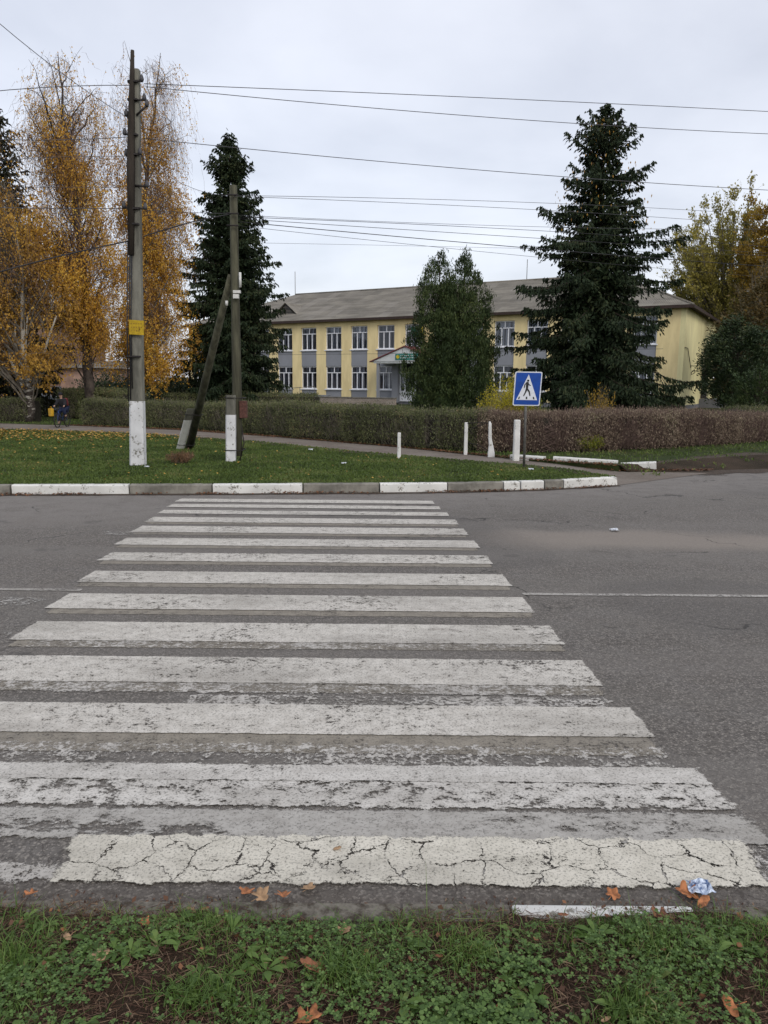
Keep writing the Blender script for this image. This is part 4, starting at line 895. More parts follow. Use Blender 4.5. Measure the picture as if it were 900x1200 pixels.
def hedge(line, width, h, label, mat, seed, n, L=0.05, W=0.028, group='hedges along the footpath', topw=0.07, twig=0.25):
    r = np.random.default_rng(seed); line = np.array(line, float); c0 = line.mean(0); t = thing('hedge', label, 'hedge', (c0[0], c0[1], VZ), group=group)
    seg = np.diff(line, axis=0); sl = np.linalg.norm(seg, axis=1); cum = np.concatenate([[0], np.cumsum(sl)]); tot = cum[-1]
    hs = np.atleast_1d(h) if not np.isscalar(h) else np.full(len(line), h)
    def at(u, v, z):
        x = np.interp(u, cum, line[:, 0]); y = np.interp(u, cum, line[:, 1]); i = np.clip(np.searchsorted(cum, u)-1, 0, len(sl)-1); d = seg[i]/sl[i][:, None]
        return np.stack([x-d[:, 1]*v-c0[0], y+d[:, 0]*v-c0[1], z], 1)
    def hh(u): return np.interp(u, cum, hs)+topw*(np.sin(u*1.7+seed)*0.4+np.sin(u*4.3)*0.3+np.sin(u*0.6+seed*2)*0.6)
    u = r.uniform(0, tot, n); th = r.random(n); w2 = width/2
    a = r.random(n); H_ = hh(u)
    face = np.where(a < 0.36, 0, np.where(a < 0.5, 1, np.where(a < 0.86, 2, 3)))
    bul = 1+0.10*np.sin(u*2.1+seed)+0.07*np.sin(u*5.7)
    v = np.where(face == 0, -w2*bul, np.where(face == 1, w2*bul, r.uniform(-w2, w2, n))); z = np.where(face < 2, r.uniform(0.03, 1, n)*H_, H_)
    z = np.where(face == 3, r.uniform(0.05, 0.95, n)*H_, z); v = np.where(face < 2, v*(1-0.18*(z/H_)**3)*(0.82+0.18*np.minimum(1, z/H_*4)), v)
    z = np.where(face == 2, z-0.10*(v/w2)**4*1.0, z)
    j = r.normal(size=(n, 3))*0.06; p_ = at(u, v, z)+j
    lump = np.sin(p_[:, 0]*5.1+p_[:, 2]*9)*np.sin(p_[:, 1]*6.3+1.3*p_[:, 2]*7)
    p_[:, 2] = np.maximum(p_[:, 2]+0.02*lump, 0.02)
    fm = MB(); leaves(fm, p_, L, W, np.array([[0, 0, 0.6]]*n), 1.7, r)
    k = int(n*twig*0.3); u = r.uniform(0, tot, k); v = r.uniform(-w2, w2, k)*0.98; zt = hh(u)+r.uniform(-0.1, 0.10, k)+0.16*r.random(k)*(r.random(k) < 0.14); z0 = zt-r.uniform(0.25, 0.6, k)
    a_ = at(u, v*0.9, np.maximum(z0, 0.02)); b_ = at(u+r.normal(size=k)*0.05, v, zt); tw = MB(); ribbons(tw, a_, b_, np.full(k, 0.010), r)
    k2 = int(n*twig*0.45); u = r.uniform(0, tot, k2); v = -w2*r.uniform(0.75, 1.03, k2); z0 = r.uniform(0.02, 0.6, k2)*hh(u); a_ = at(u, v*0.9, z0); b_ = at(u+r.normal(size=k2)*0.08, v*1.02, z0+r.uniform(0.1, 0.3, k2)); ribbons(tw, a_, b_, np.full(k2, 0.009), r)
    # woody core
    cm = MB(); uu = np.linspace(0, tot, max(8, int(tot/0.4))); H_ = hh(uu); prof = [(-w2*0.78, 0), (-w2*0.8, 0.75), (-w2*0.6, 0.92), (w2*0.6, 0.92), (w2*0.8, 0.75), (w2*0.78, 0)]
    rows = [at(uu, np.full(len(uu), a*1.0), H_*b) for a, b in prof]; V = np.stack(rows, 1).reshape(-1, 3); V[:, 2] -= 0.02
    i = np.arange(len(uu)-1)[:, None]*6; jj = np.arange(5)[None]; F = np.stack([i+jj, i+jj+1, i+jj+7, i+jj+6], -1).reshape(-1, 4); cm.add(V, F)
    m0 = len(uu)*6-6; cm.f.append(np.array([[0, 1, 2, 3, 4, 5]])); cm.f.append(np.array([[m0+5, m0+4, m0+3, m0+2, m0+1, m0]]))
    cm.build('woody_core', M['l_core'], t); tw.build('twigs', M['greybark'] if mat is not M['l_hedgebrown'] else M['twig'], t); fm.build('foliage', mat, t)
    return t
M['l_core'] = plain('hedge_core', (0.03, 0.027, 0.019), 1.0, 0.4, 12, 0.03)
hedge([(-12.3, 32.3), (-9.5, 31.6), (-7.2, 30.2), (-4.6, 28.0), (-2.2, 25.2), (-0.2, 23.4), (1.6, 21.5), (2.9, 20.9)], 1.3, [0.95, 0.97, 0.98, 1.0, 1.05, 1.07, 1.02, 0.98], 'long clipped dark green hedge curving along the footpath in front of the school', M['l_hedge'], 51, 90000)
hedge([(2.5, 20.98), (4.2, 20.85), (6.8, 22.0), (9.6, 23.9), (12.6, 26.2), (15.5, 28.2)], 1.3, [1.0, 1.03, 1.03, 0.93, 0.84, 0.8], 'purple brown half bare hedge right of the crossing sign', M['l_hedgebrown'], 52, 80000, L=0.055, W=0.02, twig=0.9, topw=0.05)
hedge([(13.2, 29.5), (16.5, 30.2), (20, 31.5)], 1.3, 0.95, 'grey green hedge behind the end of the purple brown one at far right', M['l_hedge'], 57, 14000)
hedge([(-26, 35.6), (-19, 35.0), (-15.6, 34.4)], 1.3, 1.0, 'dark green hedge at the left photo edge below the forked birch', M['l_hedge'], 53, 26000, L=0.065, W=0.035)
hedge([(-15.6, 38.2), (-13.2, 37.6), (-11.8, 36.6)], 1.8, 1.35, 'tall rounded dark hedge behind the cyclist', M['l_hedge'], 54, 22000, L=0.07, W=0.04)
hedge([(-11.6, 41), (-7, 40.5), (-3.5, 40)], 1.4, 1.2, 'dark hedge behind the long hedge near the left spruce foot', M['l_hedge'], 55, 16000, L=0.075, W=0.04)
hb = [at_school(-9, -3.5), at_school(-3, -3.5), at_school(1.2, -3.0)]
hedge([(p_.x, p_.y) for p_ in hb], 1.4, 1.0, 'low dark hedge at the foot of the school right corner', M['l_dark'], 56, 7000, L=0.14, W=0.08, group=None)

# ------------------------------------------------------------------ deciduous trees
def bez(a, b, c, n): 
    t = np.linspace(0, 1, n)[:, None]; return a*(1-t)**2+2*b*t*(1-t)+c*t*t
def weeping(base, trunk, tips, label, seed, nstr=1500, leafden=0.5, mat='l_birch', trunkr=0.22, low=1.4, group=None, name='birch_tree', bare_top=0.35, barkm='birch', slen=(0.5, 2.7), lz=(0.3, 0.8), L=0.085, extra=()):
    """trunk: list of local points; tips: callable(r, n) -> local crown points for the limb ends"""
    r = np.random.default_rng(seed); t = thing(name, label, 'birch tree', tuple(base), group=group)
    trunk = np.array(trunk, float); tm = MB(); n = len(trunk)
    tt = np.linspace(0, 1, 14); T = np.stack([np.interp(tt, np.linspace(0, 1, n), trunk[:, i]) for i in range(3)], 1)
    T[1:-1] += r.normal(size=(12, 3))*0.05*np.array([1, 1, 0]); R = trunkr*(1-tt)**1.1+0.012
    tm.tube(T, R, 8)
    for ex in extra:
        e = np.array(ex[0], float); k = len(e); t3 = np.linspace(0, 1, 9); E = np.stack([np.interp(t3, np.linspace(0, 1, k), e[:, i]) for i in range(3)], 1); tm.tube(E, np.linspace(ex[1], ex[1]*0.3, 9), 7)
    tm.build('trunk', M[barkm], t, smooth=True)
    lm = MB(); limbs = []
    tp = tips(r, 95); H = T[-1, 2]
    for p_ in tp:
        hz = np.clip(p_[2]-np.hypot(p_[0]-np.interp(p_[2], T[:, 2], T[:, 0]), p_[1])*r.uniform(0.7, 1.5)-0.5, T[1, 2], H*0.95); s0 = np.array([np.interp(hz, T[:, 2], T[:, i]) for i in range(3)])
        mid = s0*0.42+p_*0.58; mid[2] = s0[2]+(p_[2]-s0[2])*0.72
        B = bez(s0, mid, p_, 9); B += r.normal(size=B.shape)*0.05; B[0] = s0; d = np.linalg.norm(p_-s0)
        lm.tube(B, np.linspace(0.010+0.0095*d, 0.005, 9), 5, cap=False); limbs.append(B)
        for _ in range(4):
            f_ = r.uniform(0.3, 0.9); i = int(f_*8); q0 = B[i]; q2 = q0+np.array([r.uniform(-1.1, 1.1), r.uniform(-1.1, 1.1), r.uniform(-0.1, 0.9)]); B2 = bez(q0, (q0+q2)/2+np.array([0, 0, 0.2]), q2, 6)
            lm.tube(B2, np.linspace(0.011, 0.005, 6), 4, cap=False); limbs.append(B2)
    lm.build('limbs', M['bark'] if barkm == 'birchdark' else M['greybark'], t)
    # hanging twigs
    sm = MB(); fm = MB(); allp = np.concatenate([b[2:] for b in limbs]); 
    ii = r.integers(0, len(allp), nstr); st = allp[ii]+r.normal(size=(nstr, 3))*0.22
    ln = r.uniform(slen[0], slen[1], nstr)*np.clip(st[:, 2]/H+0.25, 0.4, 1); ln = np.minimum(ln, np.maximum(0.3, st[:, 2]-low*r.uniform(0.8, 1.5, nstr)))
    out = unit(np.stack([st[:, 0], st[:, 1], np.zeros(nstr)], 1)+r.normal(size=(nstr, 3))*np.array([0.5, 0.5, 0]))*r.uniform(0.03, 0.5, (nstr, 1))
    K_ = 6; prev = st; wan = r.normal(size=(nstr, 3))*np.array([0.34, 0.34, 0.0])
    tot = []
    for k in range(1, K_+1):
        s = k/K_; cur = st+out*(1-(1-s)**2)+np.stack([np.zeros(nstr), np.zeros(nstr), 0.12*math.sin(s*2.2)-ln*s**1.25], 1)+wan*s+r.normal(size=(nstr, 3))*0.05
        ribbons(sm, prev, cur, np.full(nstr, 0.012 if k < 3 else 0.009), r)
        # leaves
        nl_ = 5; 
        for q in range(nl_):
            c = prev+(cur-prev)*r.random((nstr, 1))+r.normal(size=(nstr, 3))*0.05
            hrel = c[:, 2]/H; clumpn = 0.5+0.5*np.sin(c[:, 0]*1.7+seed)*np.sin(c[:, 2]*1.1+c[:, 1]*0.9)
            prob = leafden*np.interp(hrel, [0, lz[0], lz[1], 1], [1.25, 1.15, bare_top, bare_top*0.7])*(0.1+2.4*clumpn**2)
            kp = r.random(nstr) < prob; c = c[kp]
            leaves(fm, c, L, L*0.72, np.array([[0, 0, -1.0]]*len(c)), 1.2, r)
        prev = cur
    sm.build('hanging_twigs', M['twig'], t); fm.build('leaves', M[mat], t)
    return t
def local(px, py, Y, base): p_ = P(px, py, Y); return (p_.x-base[0], Y-base[1], p_.z-base[2])
def tips_from(base, Y, poly, depth):
    """limb ends spread through a crown of the given outline and depth"""
    pl = [P(x, y, Y) for x, y in poly]; pxz = [(p_.x-base[0], p_.z-base[2]) for p_ in pl]
    xs_ = [a for a, _ in pxz]; zs_ = [b for _, b in pxz]; xc = (min(xs_)+max(xs_))/2; hw_ = (max(xs_)-min(xs_))/2
    def f(r, n):
        out = []
        while len(out) < n:
            x = r.uniform(min(xs_), max(xs_)); z = min(zs_)+(max(zs_)-min(zs_))*r.random()**0.8
            if inpoly(np.array([x]), np.array([z]), pxz)[0]:
                dd = depth*math.sqrt(max(0.05, 1-((x-xc)/hw_)**2)); out.append(np.array([x, r.uniform(-dd, dd), z]))
        return np.array(out)
    return f
bs = P(109, 492, 37); B = (bs.x, 37, VZ)
weeping(B, [(0, 0, 0), local(103, 410, 37, B), local(96, 320, 37, B), local(86, 220, 37, B), local(74, 120, 37, B), local(68, 62, 37, B)],
        tips_from(B, 37, [(68, 34), (84, 60), (104, 88), (116, 150), (130, 220), (140, 300), (146, 390), (130, 430), (90, 420), (62, 380), (42, 280), (33, 200), (32, 120), (52, 70)], 3.2),
        'tallest weeping birch with a dark trunk left of the tall concrete pole', 61, nstr=5600, leafden=0.60, trunkr=0.27, bare_top=0.30, barkm='birchdark', low=1.8)
bs = P(163, 492, 40); B = (bs.x, 40, VZ)
weeping(B, [(0, 0, 0), local(158, 400, 40, B), local(162, 300, 40, B), local(172, 200, 40, B), local(182, 120, 40, B), local(188, 62, 40, B)],
        tips_from(B, 40, [(186, 40), (198, 62), (204, 120), (212, 200), (224, 300), (234, 380), (228, 435), (180, 440), (140, 425), (146, 330), (138, 240), (142, 160), (150, 95), (168, 70)], 3.0),
        'weeping birch with orange skirts right behind the tall concrete pole', 62, nstr=5600, leafden=0.80, trunkr=0.2, bare_top=0.2, low=0.5, slen=(0.6, 3.2))
bs = P(34, 492, 34); B = (bs.x, 34, VZ)
weeping(B, [(0, 0, 0), local(34, 455, 34, B), local(27, 420, 34, B), local(26, 360, 34, B), local(20, 300, 34, B), local(14, 220, 34, B)],
        tips_from(B, 34, [(-10, 205), (20, 210), (48, 250), (62, 300), (84, 345), (84, 400), (60, 425), (20, 410), (-30, 415), (-70, 380), (-70, 280), (-40, 220)], 2.4),
        'forked birch with several pale trunks at the left edge, leaves orange brown', 63, nstr=1900, leafden=0.50, mat='l_birchbrown', trunkr=0.2, bare_top=0.7, low=1.9, slen=(0.6, 1.9), lz=(0.5, 0.9), L=0.10,
        extra=[([local(34, 468, 34, B), local(45, 440, 34, B), local(54, 405, 34, B), local(66, 370, 34, B)], 0.10), ([local(33, 462, 34, B), local(14, 425, 34, B), local(4, 385, 34, B), local(-8, 330, 34, B)], 0.12),
               ([local(31, 450, 34, B), local(30, 410, 34, B), local(32, 370, 34, B)], 0.06), ([local(25, 430, 34, B), local(17, 400, 34, B), local(20, 350, 34, B)], 0.09)])

def fantree(base, Y, poly, depth, label, seed, mat, nlimb=60, ntw=2600, leafk=7, L=0.16, trunkr=0.35, name='broadleaf_tree', z0=1.5, den=1.0):
    r = np.random.default_rng(seed); t = thing(name, label, 'broadleaf tree', tuple(base))
    tp = tips_from(base, Y, poly, depth)(r, nlimb); lm = MB(); limbs = []
    tm = MB(); tm.tube([(0, 0, 0), (0.1, 0, z0), (0.0, 0.1, z0+2.5)], [trunkr, trunkr*0.8, trunkr*0.5], 8); tm.build('trunk', M['greybark'], t, smooth=True)
    for p_ in tp:
        s0 = np.array([0, 0, r.uniform(z0*0.7, z0+2.5)]); mid = s0+(p_-s0)*0.5; mid[:2] *= 0.85; mid[2] += 0.05*(p_[2]-s0[2])
        Bz = bez(s0, mid, p_, 10)+r.normal(size=(10, 3))*0.07; Bz[0] = s0; d = np.linalg.norm(p_-s0); lm.tube(Bz, np.linspace(0.02+0.012*d, 0.012, 10), 5, cap=False); limbs.append(Bz)
    lm.build('limbs', M['greybark'], t)
    allp = np.concatenate([b[3:] for b in limbs]); dirs = np.concatenate([np.gradient(b, axis=0)[3:] for b in limbs])
    ii = r.integers(0, len(allp), ntw); a = allp[ii]+r.normal(size=(ntw, 3))*0.1; d = unit(unit(dirs[ii])*0.9+r.normal(size=(ntw, 3))*0.42+np.array([0, 0, 0.25])); ln = r.uniform(0.5, 1.6, (ntw, 1)); b = a+d*ln
    sm = MB(); ribbons(sm, a, b, np.full(ntw, 0.022), r); sm.build('twigs', M['greybark'], t)
    fm = MB(); s = r.uniform(0.2, 1.05, (ntw, leafk, 1)); c = (a[:, None]+(b-a)[:, None]*s+r.normal(size=(ntw, leafk, 3))*0.12).reshape(-1, 3)
    kp = r.random(len(c)) < den*(0.5+0.6*np.sin(c[:, 0]*0.9+seed)*np.sin(c[:, 2]*0.8)+0.2); leaves(fm, c[kp], L, L*0.55, np.repeat(d, leafk, 0)[kp], 1.3, r)
    fm.build('crown', M[mat], t); return t
bs = P(848, 480, 86); fantree((bs.x, 86, VZ), 86, [(868, 222), (885, 245), (885, 300), (875, 370), (850, 385), (815, 375), (790, 345), (784, 325), (795, 285), (815, 262), (832, 240), (850, 235)], 4.5,
        'tall fan shaped yellow green tree behind the school right end', 71, 'l_willow', nlimb=90, ntw=7500, leafk=10, L=0.28, z0=2.5, den=1.25)
bs = P(915, 480, 80); fantree((bs.x, 80, VZ), 80, [(893, 232), (930, 225), (960, 300), (960, 380), (890, 395), (862, 380), (868, 300), (880, 250)], 4.5,
        'golden leaved tree cut by the right photo edge', 72, 'l_gold', nlimb=80, ntw=6500, leafk=10, L=0.34, z0=2.5, den=1.3)
bs = P(872, 480, 70); fantree((bs.x, 70, VZ), 70, [(868, 335), (900, 318), (930, 360), (930, 440), (850, 450), (838, 400), (850, 365)], 3.0,
        'low olive tree between the evergreen and the golden tree', 73, 'l_olive', nlimb=60, ntw=3600, leafk=7, L=0.24, z0=0.8)

# distant wood closing the horizon
m = MB(); r = np.random.default_rng(90); n = 16000
xx = r.uniform(-220, 260, n); yy = 150+r.uniform(0, 25, n); hh_ = 4+2.5*np.sin(xx*0.05)+1.5*np.sin(xx*0.17+1)+1.0*np.sin(xx*0.41)
c = np.stack([xx, yy, r.random(n)**0.7*hh_], 1); leaves(m, c, 1.6, 1.2, None, 1, r)
tag(m.build('distant_wood', M['l_olive']), 'far low band of olive brown trees along the horizon', 'wood', kind='stuff')

# ------------------------------------------------------------------ utility poles
def boxed(m, pts, wd, dp):
    """square section bar through points with half widths"""
    pts = [np.array(tuple(p_), float) for p_ in pts]; wd = np.atleast_1d(wd)*np.ones(len(pts)); dp = np.atleast_1d(dp)*np.ones(len(pts)); v = []
    for p_, w_, d_ in zip(pts, wd, dp):
        c = min(w_, d_)*0.3
        v += [p_+np.array(o_+(0,)) for o_ in ((-w_+c, -d_), (w_-c, -d_), (w_, -d_+c), (w_, d_-c), (w_-c, d_), (-w_+c, d_), (-w_, d_-c), (-w_, -d_+c))]
    n = len(pts); f = [[i*8+j, i*8+(j+1) % 8, i*8+8+(j+1) % 8, i*8+8+j] for i in range(n-1) for j in range(8)]+[list(range(8))[::-1], list(range((n-1)*8, n*8))]
    m.add(v, f)
def rel(p_, b): return Vector((p_.x-b.x, p_.y-b.y, p_.z-b.z))
g = G(162, 545, VZ); A = Vector((g.x, g.y, VZ)); Ytall = A.y
tall = thing('utility_pole', 'tall square concrete utility pole with whitewashed foot and yellow plate', 'utility pole', tuple(A))
def pt(px, py, dy=0.0): return rel(P(px, py, Ytall+dy), A)
m = MB(); zs = [-0.15]+[pt(162, y).z for y in (545, 470, 380, 280, 180, 82)]; xs_ = [pt(x, y).x for x, y in ((162, 545), (162, 545), (160.8, 470), (160.5, 380), (159.8, 280), (159, 180), (159.3, 82))]
boxed(m, [(x, 0, z) for x, z in zip(xs_, zs)], [0.148, 0.148, 0.135, 0.115, 0.10, 0.088, 0.072], [0.13, 0.13, 0.12, 0.11, 0.1, 0.09, 0.08])
shaft = m.build('shaft', M['pole_conc'], tall, fix=True)
m = MB(); zz_ = np.linspace(0.0, pt(161, 470).z, 8); boxed(m, [(np.interp(z, zs, xs_), 0, z+(0.004 if z < .1 else 0)) for z in zz_], np.interp(zz_, [0, 1.4], [0.152, 0.140]), np.interp(zz_, [0, 1.4], [0.134, 0.125]))
m.build('whitewash_band', M['white_pole'], tall, fix=True)
m = MB(); sp_ = [pt(157.5, 62), pt(156.5, 120), pt(155.5, 200), pt(156, 300)]; m.tube([(p_.x+0.0, -0.12, p_.z) for i, p_ in enumerate(sp_)], [0.035, 0.06, 0.085, 0.06], 7); m.build('top_stake', M['darkwood'], tall)
m = MB()
for (px, y0, y1) in ((152.5, 285, 470), (155, 240, 468), (157, 300, 455)):
    a = pt(px, y0); b = pt(px+0.5, y1); m.tube([(a.x, -0.13, a.z), ((a.x+b.x)/2-0.02, -0.14, (a.z+b.z)/2), (b.x, -0.13, b.z)], 0.014, 5)
m.build('down_cable', M['cable'], tall)
for py in (98, 119, 160, 183, 246, 264, 418):
    z = pt(160, py).z; x = np.interp(z, zs, xs_); hw_ = np.interp(z, [0, 8], [0.145, 0.085]); m = MB(); boxed(m, [(x-0.03, -0.02, z-0.016), (x-0.03, -0.02, z+0.016)], hw_+0.012, hw_+0.045); m.build('clamp', M['iron'], tall, fix=True)
def insul(px0, py0, px1, py1, dy=-0.1):
    a = pt(px0, py0); b = pt(px1, py1); m = MB(); m.tube([(a.x, dy, a.z), (b.x, dy, b.z)], 0.022, 5); h = m.build('bracket', M['iron'], tall)
    m = MB(); m.tube([(b.x, dy, b.z-0.02), (b.x, dy, b.z+0.02), (b.x, dy, b.z+0.07), (b.x, dy, b.z+0.11)], [0.028, 0.045, 0.035, 0.02], 8); m.build('insulator', M['cable_grey'], h)
for a in ((153, 98, 168, 97), (160, 120, 171, 119), (162, 137, 174, 126), (158, 160, 148, 159), (160, 184, 166, 182), (158, 184, 150, 183), (160, 219, 174, 220), (160, 245, 172, 246), (160, 246, 147, 244), (158, 148, 150, 137)): insul(*a)
a = pt(163.2, 384.5); m = MB(); m.box((a.x, -0.175, a.z), (0.30, 0.012, 0.29), ax=[(0.999, 0, -0.05), (0, 1, 0), (0.05, 0, 0.999)]); pl_ = m.build('plate', M['yellowplate'], tall, fix=True)
m = MB(); r = np.random.default_rng(8)
for row in range(3):
    for k in range(5): 
        if r.random() < 0.8: m.box((a.x-0.1+k*0.05, -0.183, a.z+0.075-row*0.07), (r.uniform(0.012, 0.03), 0.003, r.uniform(0.012, 0.03)))
m.box((a.x+0.06, -0.184, a.z-0.02), (0.014, 0.003, 0.045)); m.box((a.x+0.063, -0.184, a.z-0.035), (0.03, 0.003, 0.014)); m.build('faded_writing', M['inkfaded'], pl_, fix=True)

g = G(271, 541, VZ); Bp = Vector((g.x, g.y, VZ)); Yw = Bp.y
wood = thing('utility_pole', 'old round wooden utility pole with slanting brace and whitewashed concrete stubs', 'utility pole', tuple(Bp))
def pw(px, py, dy=0.0): return rel(P(px, py, Yw+dy), Bp)
m = MB(); q = [pw(276.5, 535), pw(276, 460), pw(274.5, 380), pw(273, 290), pw(271.5, 215)]; m.tube([(p_.x, 0.17, p_.z) for p_ in q], [0.108, 0.105, 0.097, 0.09, 0.08], 10); m.build('shaft', M['wood'], wood, smooth=False)
m = MB(); boxed(m, [(pw(271, 541).x, -0.03, -0.1), (pw(270.8, 463).x, -0.03, pw(271, 463).z)], 0.10, 0.09); st_ = m.build('stub', M['pole_conc'], wood, fix=True)
m = MB(); boxed(m, [(pw(271, 541).x, -0.03, 0.0), (pw(270.9, 486).x, -0.03, pw(271, 486).z)], 0.104, 0.094); m.build('whitewash_band', M['white_pole'], st_, fix=True)
# brace stands further left and leans over to the pole
g2 = G(211, 526, VZ); b0 = rel(Vector((g2.x+0.12, g2.y, VZ)), Bp); b1_ = Vector((pw(268.5, 322).x, 0.20, pw(268, 322).z))
m = MB(); m.tube([b0+Vector((0.12, 0, 0.0)), b0.lerp(b1_, 0.5)+Vector((0.05, 0, 0)), b1_], [0.108, 0.095, 0.075], 9); br_ = m.build('brace', M['wood'], wood)
dirb = (b1_-b0).normalized(); c0 = b0+Vector((-0.10, -0.12, -0.05)); c1 = c0+dirb*1.55
m = MB(); boxed(m, [c0, c1], 0.085, 0.08); bs_ = m.build('stub', M['pole_conc'], wood, fix=True)
m = MB(); boxed(m, [c0+dirb*0.05, c0+dirb*1.15], 0.092, 0.088); m.build('whitewash_band', M['white_post'], bs_, fix=True)
for py in (527, 466):
    z = pw(272, py).z; m = MB(); xc = pw(273, py).x; m.tube([(xc-0.17, -0.14, z), (xc+0.22, -0.14, z-0.01), (xc+0.24, 0.28, z), (xc-0.06, 0.3, z), (xc-0.17, -0.14, z)], 0.010, 4); m.build('wire_binding', M['iron'], wood)
for f_ in (0.25, 1.35):
    c = c0+dirb*f_; m = MB(); m.tube([c+Vector((-0.10, -0.09, 0)), c+Vector((0.32, -0.05, -0.02)), c+Vector((0.30, 0.25, 0)), c+Vector((-0.08, 0.1, 0)), c+Vector((-0.10, -0.09, 0))], 0.010, 4); m.build('wire_binding', M['iron'], wood)
a = pw(283.5, 480); m = MB(); m.bx(a.x-0.07, a.x+0.09, 0.05, 0.22, a.z-0.19, a.z+0.19); bxo = m.build('meter_box', M['rustbox'], wood, fix=True); bevel(bxo, 0.01)
a = pw(279.5, 328); m = MB(); m.tube([(a.x+0.03, 0.03, a.z-0.15), (a.x+0.03, 0.03, a.z+0.16)], 0.028, 8); m.build('insulator_tube', M['porcelain'], wood)
a = pw(277.5, 343); m = MB(); m.bx(a.x-0.08, a.x+0.08, -0.02, 0.06, a.z-0.01, a.z+0.05); m.bx(a.x-0.08, a.x+0.04, -0.021, 0.06, a.z-0.12, a.z-0.03); m.build('junction_box', M['porcelain'], wood, fix=True)
a = pw(265, 355); m = MB(); m.tube([(a.x, 0.05, a.z-0.05), (a.x, 0.05, a.z+0.05)], 0.03, 8); m.build('insulator', M['porcelain'], wood)
for (px, py) in ((271.5, 228), (272, 250), (272, 264)):
    a = pw(px, py); m = MB(); m.tube([(a.x-0.12, 0.02, a.z), (a.x+0.13, 0.02, a.z)], 0.018, 5); m.build('hook', M['iron'], wood)
a = pw(283, 520); m = MB(); m.tube([(pw(281, 498).x, 0.2, pw(281, 498).z), (a.x+0.03, 0.15, a.z), (pw(280, 532).x, 0.1, 0.02)], 0.014, 5); m.build('ground_wire', M['iron'], wood)

# ------------------------------------------------------------------ overhead wires
def wire(pts, label, rad=0.011, mat='cable_grey', ext=(None, None), group='overhead wires', name='overhead_wire'):
    """pts: (px, py, Y) left to right; a sagging wire through them, run on to X = ext beyond the picture"""
    Q = [P(*p_) if not isinstance(p_, Vector) else p_ for p_ in pts]; X = np.array([q.x for q in Q]); Yv = np.array([q.y for q in Q]); Z = np.array([q.z for q in Q])
    x0 = X[0] if ext[0] is None else ext[0]; x1 = X[-1] if ext[1] is None else ext[1]
    cy = np.polyfit(X, Yv, 1); cz = np.polyfit(X, Z, min(2, len(X)-1)); 
    xx = np.linspace(x0, x1, 40); yy = np.interp(xx, X, Yv) if ext == (None, None) else np.polyval(cy, xx); zz_ = np.polyval(cz, xx)
    m = MB(); m.tube(np.stack([xx-xx[0], yy-yy[0], zz_-zz_[0]], 1), rad*0.68, 5); o = m.build(name, M[mat]); o.location = (xx[0], yy[0], zz_[0])
    return tag(o, label, 'wire', group)
YT = Ytall-0.1; YR = 20.5
wire([(168, 97, YT), (535, 115, 18.2), (900, 130, YR)], 'topmost wire running right from the concrete pole', ext=(None, 30))
wire([(171, 101, YT), (545, 136.5, 18.2), (900, 156.5, YR)], 'second highest wire right of the concrete pole', ext=(None, 30))
wire([(166, 160, YT), (410, 187.5, 17.6), (550, 199.5, 18.3), (900, 222, YR)], 'third highest wire right of the concrete pole, passing before the ragged spruce', ext=(None, 30))
wire([(0, 163, YT-0.8), (80, 165, YT-0.3), (148, 160, YT)], 'wire leaving the concrete pole to the left at mid height of the birches', ext=(-25, None))
wire([(0, 187, YT-0.8), (60, 185.5, YT-0.4), (150, 183, YT)], 'thin lower wire leaving the concrete pole to the left', rad=0.007, ext=(-25, None))
wire([(0, 105, YT-0.8), (75, 103.5, YT-0.3), (153, 99, YT)], 'topmost wire leaving the concrete pole to the left', ext=(-25, None))
wire([(0, 28, YT-2.6), (45, 65, YT-1.9), (150, 138, YT)], 'steep wire coming down from the top left photo corner', rad=0.009, ext=(-12, None))
wire([(0, 219, YT-0.8), (70, 220, YT-0.4), (152, 219, YT)], 'thin wire left of the concrete pole, second above its black cable', rad=0.006, ext=(-25, None))
wire([(0, 243, YT-0.8), (80, 245, YT-0.3), (147, 244, YT)], 'lowest horizontal wire left of the concrete pole', ext=(-25, None))
wire([(0, 318, YT-1.2), (46, 306, YT-0.8), (87, 297, YT-0.5), (152, 282, YT)], 'thick black cable rising from the left edge to the concrete pole', rad=0.020, mat='cable', ext=(-20, None))
wire([(168, 277, YT), (225, 260, (YT+Yw)/2), (270, 251, Yw+0.05)], 'thick black cable between the concrete pole and the wooden pole', mat='cable', rad=0.019)
wire([(166, 183, YT), (222, 219, (YT+Yw)/2), (270, 229, Yw+0.05)], 'thin slack wire between the two utility poles', rad=0.007)
wire([(172, 246, YT), (225, 249, (YT+Yw)/2), (270, 250, Yw+0.05)], 'level wire between the two utility poles', rad=0.007)
YB = 24
for i, (pp, rad, lab) in enumerate((
    ([(273, 228, Yw), (600, 238.5, 20.5), (822, 246, 23)], .008, 'upper of the two wires from the wooden pole top'),
    ([(273, 229, Yw), (600, 246, 20.5), (818, 257, 23)], .008, 'lower of the two wires from the wooden pole top'),
    ([(273, 250, Yw), (560, 266.5, 20.3), (810, 267.5, 23)], .007, 'flattest wire of the bundle leaving the wooden pole'),
    ([(273, 252, Yw), (550, 269, 20.3), (800, 280, 23)], .009, 'second wire of the bundle leaving the wooden pole'),
    ([(273, 254, Yw), (550, 277, 20.3), (800, 289, 23)], .009, 'third wire of the bundle leaving the wooden pole'),
    ([(273, 257, Yw), (410, 273, 18.5), (550, 287, 20.3), (800, 304, 23)], .013, 'thickest wire of the bundle leaving the wooden pole'),
    ([(273, 262, Yw), (410, 280, 18.5), (560, 296, 20.3), (800, 316, 23)], .007, 'steepest lowest wire of the bundle leaving the wooden pole'))):
    wire(pp, lab, rad=rad, mat='cable_grey' if i < 3 else 'cable', ext=(None, 32))
